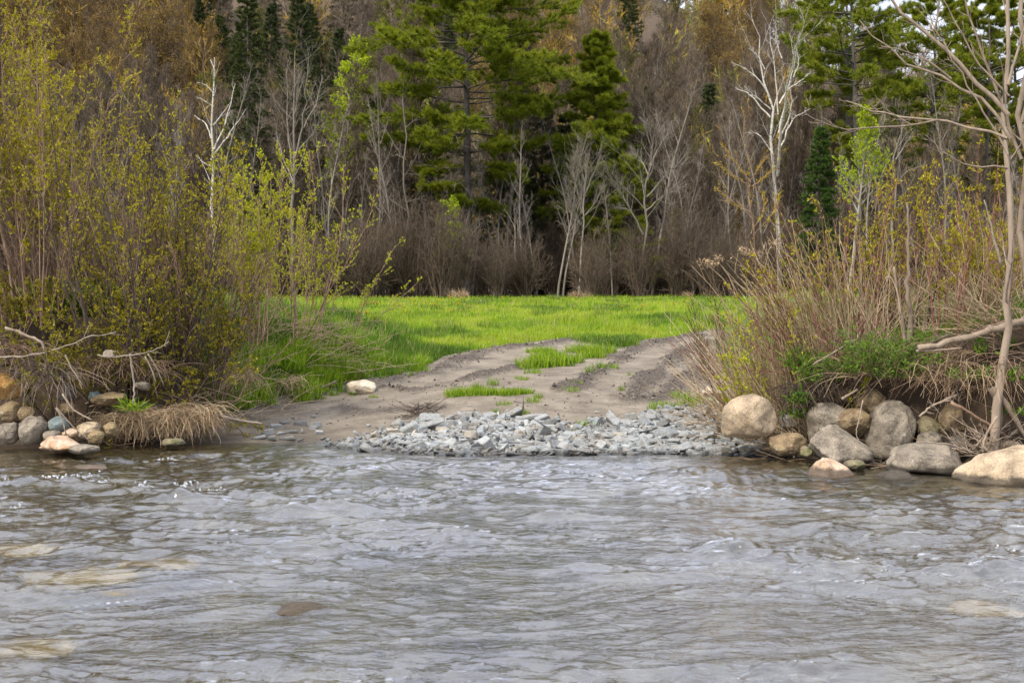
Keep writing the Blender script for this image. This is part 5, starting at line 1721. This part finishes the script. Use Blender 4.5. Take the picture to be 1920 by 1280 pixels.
# ---- right bank
shrub('willow', 'upright willow wands with golden green leaves above the long bleached log', 1790, 13.9, 290, ST_RED, L_WIL, n=20, spread=.14, r=.008, c=(8, 4), nl=(7, 3), sl=.14, up=.03, foot=.6)
shrub('willow', 'golden green willow rising behind the broken dead stem', 1710, 14.6, 300, ST_DARK, L_WIL, n=16, spread=.22, r=.010, c=(8, 4), nl=(6, 3), sl=.20)
shrub('willow', 'red stemmed willow between the straw grass and the broken dead stem', 1610, 14.5, 330, ST_RED, L_WIL, n=16, spread=.25, r=.009, c=(8, 4), nl=(6, 3), sl=.20, up=.03)
shrub('willow', 'low spreading willow leaning left out of the straw grass', 1530, 14.8, 440, ST_RED, L_WIL, n=18, spread=.35, bias=(-.3, 0), r=.009, c=(7, 4), nl=(5, 3), sl=.25)
shrub('willow', 'leafy willow behind the right bank tree', 1885, 14.4, 380, ST_BRN, L_WIL, n=20, spread=.30, r=.010, c=(8, 4), nl=(7, 4), sl=.22)
shrub('bare_shrub', 'low reddish bare twigs arching left over the sand track', 1460, 15.2, 570, ST_RED, None, n=18, spread=.5, bias=(-.4, 0), r=.005, c=(7, 3), sl=.3, up=.0, foot=.4)
shrub('bare_shrub', 'dark little bare shrub against the meadow beside the track', 1400, 16.2, 545, ST_DARK, L_ALD, n=9, spread=.4, bias=(-.2, 0), r=.008, c=(7, 4), nl=(1, 1), sl=.3)
shrub('bare_shrub', 'grey brown twig thicket behind the straw grass on the right bank', 1660, 15.6, 400, ST_BRN, None, n=40, spread=.45, r=.008, c=(8, 4), sl=.26)
shrub('bare_shrub', 'tangled bare twigs under the limbs of the right bank tree', 1850, 14.9, 400, ST_BRN, None, n=40, spread=.45, r=.008, c=(8, 4), sl=.26)

shrub('bare_shrub', 'tangle of reddish twigs standing among the straw above the tan boulder', 1550, 14.25, 560, ST_RED, None, n=34, spread=.6, bias=(-.25, -.05), r=.005, c=(9, 4), sl=.32, up=.0, foot=.5)
shrub('willow', 'low leafy green willow sprouting through the straw near the tan boulder', 1480, 14.4, 590, ST_BRN, L_WB, n=16, spread=.5, bias=(-.15, -.1), r=.005, c=(8, 4), nl=(7, 4), sl=.3, foot=.5)
DG = 'clumps of tall straw grass on the right bank'
for k, (px, Y, n, L, el, az, lab) in enumerate([
        (1470, 14.6, 170, 1.5, (.75, 1.4), (1.9, 4.0), 'tallest straw grass clump, leaning left toward the meadow'),
        (1530, 14.3, 170, 1.4, (.7, 1.45), (1.7, 4.2), 'straw grass clump right of the tallest one'),
        (1585, 14.1, 130, 1.2, (.7, 1.5), (0, 6.28), 'straw grass clump behind the green herbs'),
        (1400, 15.3, 80, .9, (.3, 1.2), (1.9, 4.2), 'low straw clump at the edge of the wheel track'),
        (1440, 14.9, 80, .75, (0, .6), (2.2, 4.0), 'flattened straw stalks spilling toward the big tan boulder'),
        (1370, 15.9, 50, .6, (0, .5), (2.0, 4.2), 'flattened straw stalks on the bank foot beside the wheel track'),
        (1510, 13.95, 90, .8, (0, .7), (2.6, 4.8), 'straw stalks hanging over the dark sod edge'),
        (1640, 14.6, 80, 1.1, (.5, 1.4), (0, 6.28), 'straw grass among the red willow stems'),
        (1760, 14.2, 90, 1.0, (.4, 1.4), (0, 6.28), 'straw grass behind the long bleached log'),
        (1850, 13.8, 90, 1.1, (.5, 1.4), (0, 6.28), 'straw grass around the right bank tree'),
        (1780, 13.3, 45, .6, (0, .6), (2.6, 5.6), 'flattened straw in front of the long bleached log'),
        (1900, 13.3, 80, .8, (.1, 1.0), (2.6, 5.6), 'tangled straw right of the tree trunk')]):
    sticks('straw_clump', lab, 'dry grass', px, Y, n, L, DRY if k % 3 != 2 else ST_TAN, el, az, .0042, DG, curve=-.012, c=1)

# cottony seed heads at the left tip of the straw
for (px, py) in [(1322, 492), (1345, 488), (1395, 470), (1410, 478), (1450, 455)]:
    p = at(px, py, 15.0)
    t = thing('seed_head', 'dried fluffy weed head nodding on a thin stalk at the left of the straw grass', 'seed head', p, 0, 'dried weed heads')
    m = MB()
    n = 70
    spikes(m, rng.normal(0, .035, (n, 3)) * np.array([1.4, 1, .7]), rng.normal(0, 1, (n, 3)), .04, .012)
    m.obj('seed_fluff', DRY, t, smooth=False)  # dry fluff of the seed head, not a flower
    m = MB()
    e = np.array([.35 + rng.uniform(0, .3), 0, -.75])
    tube(m, np.array([[0, 0, 0], e * .3 + [0, 0, .06], e * .65 + [0, 0, .04], e]), np.array([.003, .004, .005, .006]), 4)
    m.obj('stalk', ST_TAN, t)


def herb(label, px, Y, z, n, r, leaf, h, mat=HERB):
    x = ray(px, 540)[0] * Y
    zz = z if z is not None else ground_z(x, Y)
    t = thing('green_herb', label, 'herb', (x, Y, zz), 0, 'green herbs on the right bank')
    w, l = MB(), MB()
    k = max(4, n // 12)
    a, q = rng.uniform(0, 6.28, k), r * np.sqrt(rng.random(k))
    S = np.stack([np.cos(a) * q, np.sin(a) * q * .7, np.zeros(k)], 1)
    D = np.stack([np.cos(a) * .5, np.sin(a) * .5 - .2, np.ones(k)], 1)
    P = grow(S, D, h * rng.uniform(.5, 1.1, k), 5, .1, -.02)
    tube(w, P, taper(np.full(k, .003), np.full(k, .0015), 5), 3)
    idx = np.repeat(np.arange(k), n // k + 1)
    pos, tan, _, _ = lerp_poly(P, idx, rng.uniform(.1, 1, len(idx)))
    dd = rng.normal(0, .7, (len(idx), 3))
    dd[:, 2] = np.abs(dd[:, 2]) * .6 + .15
    leaves(l, pos, dd, leaf[0], leaf[1])
    w.obj('stems', ST_BRN, t)
    l.obj('leaves', mat, t, smooth=False)
    return t


herb('largest feathery green herb cushion in the middle of the right bank', 1650, 13.55, .92, 1500, .34, (.05, .014), .36)
herb('feathery green herb spilling over the sod below the largest cushion', 1600, 13.6, .82, 900, .24, (.05, .014), .22)
herb('broad leaved green plant growing from the dark soil beside the tan boulder', 1500, 13.75, .50, 70, .08, (.12, .026), .18)
herb('small leafy herb under the broad leaved plant', 1488, 13.8, .38, 120, .10, (.05, .03), .12)
herb('green grass like herb left of the dark sod', 1515, 14.0, .80, 240, .14, (.16, .014), .26)
herb('fresh herb growing beside the bleached log', 1865, 13.1, 1.02, 160, .14, (.07, .026), .22)
herb('feathery herb on the straw fan under the log', 1815, 13.0, .80, 260, .15, (.05, .014), .12)
herb('dark green herb right of the trunk foot', 1900, 12.8, .78, 160, .16, (.07, .028), .20)
herb('leafy green herb on the sod above the mottled boulder', 1720, 13.4, .86, 420, .22, (.055, .018), .22)
herb('green tuft at the left end of the dark sod', 1545, 13.85, .72, 420, .2, (.05, .016), .2)
herb('low green weeds at the foot of the root heap', 1895, 12.75, .50, 110, .13, (.05, .028), .14)
herb('green weeds over the roots in the middle of the right bank', 1690, 13.45, .78, 500, .25, (.05, .016), .2)
herb('bright grass sprouting beside the upright stick on the left bank', 247, 14.6, .36, 90, .06, (.17, .012), .12, GR)

# the bare tree of the right bank
TR = [([(1864, 728), (1872, 690), (1888, 644), (1898, 606), (1896, 560), (1890, 400), (1893, 250), (1890, 120), (1888, -60)], .044, .016),
      ([(1888, 259), (1834, 237), (1760, 223), (1683, 208), (1643, 198), (1606, 178)], .013, .004), ([(1757, 225), (1710, 235), (1650, 242), (1602, 239), (1562, 242), (1529, 232), (1508, 210)], .009, .003),
      ([(1894, 260), (1868, 188), (1824, 158), (1784, 148), (1737, 128), (1693, 101), (1660, 67), (1629, 24)], .017, .004), ([(1890, 215), (1868, 175), (1818, 128), (1784, 91), (1750, 57), (1717, 30), (1687, -5), (1660, -40)], .022, .010),
      ([(1892, 180), (1860, 140), (1830, 115), (1804, 45), (1777, 0), (1760, -40)], .011, .004), ([(1890, 315), (1831, 312), (1797, 307), (1767, 289), (1730, 255)], .009, .003),
      ([(1890, 290), (1838, 198), (1804, 151), (1777, 101), (1740, 30)], .010, .003), ([(1890, 160), (1905, 110), (1930, 40)], .02, .008), ([(1710, 235), (1660, 205), (1655, 200)], .006, .003),
      ([(1784, 148), (1740, 110), (1700, 90), (1660, 82)], .010, .004), ([(1750, 57), (1760, 30), (1765, -20)], .010, .004)]
def _limb_trunk(label, TR, px, Y, tw, n=10):
    return limb_tree(px, Y, TR, 'bare_tree', label, BARK_TAN, twig=tw, c=(5, 2), twigL=0.22, depth=.5, twig_mat=BARK_TAN)
t, _, _ = _limb_trunk('bare tree on the right bank whose limbs arch left across the sky', TR, 1864, 12.7, .005)
m = MB()   # flare and roots of its foot
b0 = np.array(t.location)
for pts, r0, r1 in (([(1862, 726), (1872, 752), (1876, 790), (1868, 815)], .05, .012), ([(1868, 735), (1890, 762), (1912, 800), (1930, 830)], .035, .012)):
    q = np.array([at(p[0], p[1], 12.68) for p in pts]) - b0
    f, s = np.linspace(0, 1, 8), np.linspace(0, 1, len(q))
    q = np.stack([np.interp(f, s, q[:, j]) for j in range(3)], 1)
    tube(m, q[None], np.linspace(r0, r1, 8)[None], 9, caps=True)
m.obj('roots', BARK_TAN, t)
TR2 = [([(1925, 640), (1922, 500), (1916, 330), (1914, 150), (1918, -60)], .036, .020), ([(1916, 300), (1900, 200), (1870, 80), (1850, -30)], .018, .008), ([(1915, 230), (1940, 150), (1960, 80)], .02, .008)]
_limb_trunk('second bare trunk standing at the right picture edge', TR2, 1925, 13.2, .005)


def leafy_shoot(label, limbs, px, Y, mat, leaf=(.027, .012), nl=22):
    t, P1, P2 = limb_tree(px, Y, limbs, 'willow_shoot', label, ST_BRN, twig=.004, c=(4, 0) if False else (4, 1), twigL=.12, depth=.4, cat='shrub')
    base = np.array(t.location)
    l = MB()
    for k, (pts, r0, r1) in enumerate(limbs):
        q = np.array([at(p[0], p[1], Y) for p in pts]) - base
        f = np.sort(rng.uniform(.25 if k == 0 else .2, 1, nl * 4))
        s = np.linspace(0, 1, len(q))
        pos = np.stack([np.interp(f, s, q[:, j]) for j in range(3)], 1) + rng.normal(0, .008, (len(f), 3))
        d = nrm(q[-1] - q[0])
        leaves(l, pos, d * .8 + rng.normal(0, .5, (len(f), 3)), *leaf)
    idx = np.repeat(np.arange(len(P1)), 5)
    pos, tan, _, _ = lerp_poly(P1, idx, rng.uniform(.2, 1, len(idx)))
    leaves(l, pos, tan + rng.normal(0, .5, (len(idx), 3)), *leaf)
    l.obj('leaves', mat, t, smooth=False)


leafy_shoot('slender shoot covered in small golden leaves rising alone left of the big birch',
            [([(1420, 600), (1412, 480), (1408, 400), (1403, 310), (1396, 215)], .010, .004), ([(1408, 342), (1385, 312), (1352, 268)], .005, .002), ([(1406, 348), (1375, 330), (1342, 304)], .005, .002),
             ([(1410, 350), (1432, 334), (1452, 314)], .005, .002), ([(1412, 400), (1380, 385), (1340, 352)], .005, .002), ([(1408, 338), (1424, 312), (1434, 296)], .004, .002), ([(1412, 430), (1435, 395), (1430, 362)], .004, .002),
             ([(1414, 440), (1452, 400), (1458, 370)], .004, .002)], 1420, 14.9, L_GOLD)


# ------------------------------------------------------------------ white water
FOAM = NT('foam')
FOAM = FOAM.done(FOAM.principled((.50, .52, .56), .9))
OCT = np.array([[1, 0, 0], [-1, 0, 0], [0, 1, 0], [0, -1, 0], [0, 0, 1], [0, 0, -1.0]])
OCF = np.array([[0, 2, 4], [2, 1, 4], [1, 3, 4], [3, 0, 4], [2, 0, 5], [1, 2, 5], [3, 1, 5], [0, 3, 5]])
m = MB()
for (px, py, wd, n) in [(60, 908, 50, 60), (135, 903, 40, 90), (185, 910, 30, 50), (265, 922, 18, 40), (240, 866, 30, 90), (350, 908, 14, 40), (390, 925, 30, 40), (310, 862, 24, 40),
                        (1890, 1040, 22, 12), (25, 955, 12, 20), (600, 905, 18, 12)]:
    Y = CAM_H / -ray(px, py)[2]
    c = at(px, py, Y)
    k = Y / F_PX
    n = int(n * .8)
    x = c[0] + rng.normal(0, wd * k * .7, n)
    y = c[1] + rng.normal(0, .05, n)
    z = wave(x, y) + rng.exponential(.008, n)
    r = rng.uniform(.002, .009, n)
    V = np.stack([x, y, z], 1)[:, None, :] + OCT[None] * r[:, None, None] * rng.uniform(.6, 1.5, (n, 1, 3))
    m.add(V, T=(np.arange(n)[:, None, None] * 6 + OCF[None]).reshape(-1, 3))
o = m.obj('foam', FOAM)
tag(o, 'white flecks of foam on the crests of the riffle', 'foam', None, 'stuff')

# ------------------------------------------------------------------ clods thrown up along the ruts
CLOD = NT('mud_clods')
CLOD = CLOD.done(CLOD.principled(CLOD.ramp(CLOD.attr('rnd'), [(0, (.03, .024, .019)), (.6, (.085, .068, .053)), (1, (.19, .155, .12))]), .95))
m = MB()
for l, wd in zip(RUTS, RUTW):
    n = int(60 * np.linalg.norm(np.diff(l, axis=0), axis=1).sum())
    f = rng.random(n) * (len(l) - 1)
    i = np.minimum(f.astype(int), len(l) - 2)
    q = l[i] + (l[i + 1] - l[i]) * (f - i)[:, None] + rng.normal(0, wd * .9, (n, 2))
    q += .1 * np.stack([noise3(q[:, 0] * 5, q[:, 1] * 3, seed=31), 0 * q[:, 0]], 1)
    z = H(q[:, 0], q[:, 1])
    r = np.clip(rng.lognormal(-4.65, .5, n), .004, .03)
    V = np.stack([q[:, 0], q[:, 1], z + r * .3], 1)[:, None, :] + (OCT[None] + rng.normal(0, .25, (n, 6, 3))) * r[:, None, None]
    m.add(V, T=(np.arange(n)[:, None, None] * 6 + OCF[None]).reshape(-1, 3), rnd=np.repeat(rng.random(n), 6))
n = 900
px_, py_ = rng.uniform(480, 1330, n), rng.uniform(690, 800, n)
q = ground_pts(px_, py_)
ok = (np.abs(q[:, 0]) < 3.2) & (q[:, 1] < 26) & (green_at(q[:, 0], q[:, 1]) < .5)
q = q[ok]
n = len(q)
r = np.clip(rng.lognormal(-4.9, .5, n), .003, .02)
V = np.stack([q[:, 0], q[:, 1], H(q[:, 0], q[:, 1]) + r * .3], 1)[:, None, :] + (OCT[None] + rng.normal(0, .25, (n, 6, 3))) * r[:, None, None]
m.add(V, T=(np.arange(n)[:, None, None] * 6 + OCF[None]).reshape(-1, 3), rnd=np.repeat(rng.uniform(.3, 1, n), 6))
o = m.obj('mud_clods', CLOD, smooth=False)
tag(o, 'dark clods and crumbs of mud strewn along the wheel ruts', 'mud', None, 'stuff')
CLOUD, EXPO = 13.5, 0.3
# ------------------------------------------------------------------ sky and light
SUN_EL, SUN_AZ = radians(50), radians(226)      # azimuth clockwise from +Y: behind the camera, to the left
world = bpy.data.worlds.new('World')
SC.world = world
world.use_nodes = True
wt = world.node_tree
wt.nodes.clear()
wo = wt.nodes.new('ShaderNodeOutputWorld')
bg = wt.nodes.new('ShaderNodeBackground')
sky = wt.nodes.new('ShaderNodeTexSky')
sky.sky_type = 'NISHITA'
sky.sun_disc = False
sky.sun_elevation = SUN_EL
sky.sun_rotation = SUN_AZ
sky.dust_density = 2.0
tc = wt.nodes.new('ShaderNodeTexCoord')
mp = wt.nodes.new('ShaderNodeMapping')
mp.inputs['Scale'].default_value = (1.0, 1.0, 2.6)
nz = wt.nodes.new('ShaderNodeTexNoise')
nz.inputs['Scale'].default_value = 2.6
nz.inputs['Detail'].default_value = 6
nz.inputs['Roughness'].default_value = 0.55
cr = wt.nodes.new('ShaderNodeValToRGB')
cr.color_ramp.elements[0].position, cr.color_ramp.elements[0].color = 0.30, (.62, .67, .88, 1)
cr.color_ramp.elements[1].position, cr.color_ramp.elements[1].color = 0.68, (.94, .96, 1.0, 1)
vm = wt.nodes.new('ShaderNodeVectorMath')
vm.operation = 'SCALE'
vm.inputs['Scale'].default_value = CLOUD
mx = wt.nodes.new('ShaderNodeMix')
mx.data_type = 'RGBA'
mx.inputs[0].default_value = 0.86
L = wt.links.new
L(tc.outputs['Generated'], mp.inputs[0])
L(mp.outputs[0], nz.inputs['Vector'])
L(nz.outputs['Fac'], cr.inputs[0])
# an overcast sky is about twice as bright overhead as near the horizon
sx = wt.nodes.new('ShaderNodeSeparateXYZ')
br = wt.nodes.new('ShaderNodeValToRGB')
br.color_ramp.elements[0].position, br.color_ramp.elements[0].color = 0.0, (.46, .46, .46, 1)
br.color_ramp.elements[1].position, br.color_ramp.elements[1].color = 0.85, (1.75, 1.75, 1.75, 1)
ml = wt.nodes.new('ShaderNodeVectorMath')
ml.operation = 'MULTIPLY'
L(tc.outputs['Generated'], sx.inputs[0])
L(sx.outputs['Z'], br.inputs[0])
L(cr.outputs[0], ml.inputs[0])
L(br.outputs[0], ml.inputs[1])
L(ml.outputs[0], vm.inputs[0])
L(sky.outputs[0], mx.inputs[6])
L(vm.outputs[0], mx.inputs[7])
L(mx.outputs[2], bg.inputs['Color'])
bg.inputs['Strength'].default_value = 0.12
L(bg.outputs[0], wo.inputs[0])

sd = bpy.data.lights.new('sun', 'SUN')
sd.energy = 5.0
sd.angle = radians(8)
sd.color = (1.0, .92, .78)
sun = bpy.data.objects.new('sun', sd)
COL.objects.link(sun)
from mathutils import Vector
dv = Vector((sin(SUN_AZ) * cos(SUN_EL), cos(SUN_AZ) * cos(SUN_EL), sin(SUN_EL)))
sun.rotation_euler = dv.to_track_quat('Z', 'Y').to_euler()
sun.location = (0, -10, 40)

vs = SC.view_settings
SC.display_settings.display_device = 'sRGB'
vs.view_transform, vs.look, vs.exposure, vs.gamma = 'Standard', 'None', EXPO, 1.0
SC.cycles.use_denoising = True
SC.cycles.max_bounces = 8
SC.cycles.diffuse_bounces = 2
SC.cycles.transmission_bounces = 6
SC.cycles.transparent_max_bounces = 8
SC.cycles.sample_clamp_indirect = 4.0
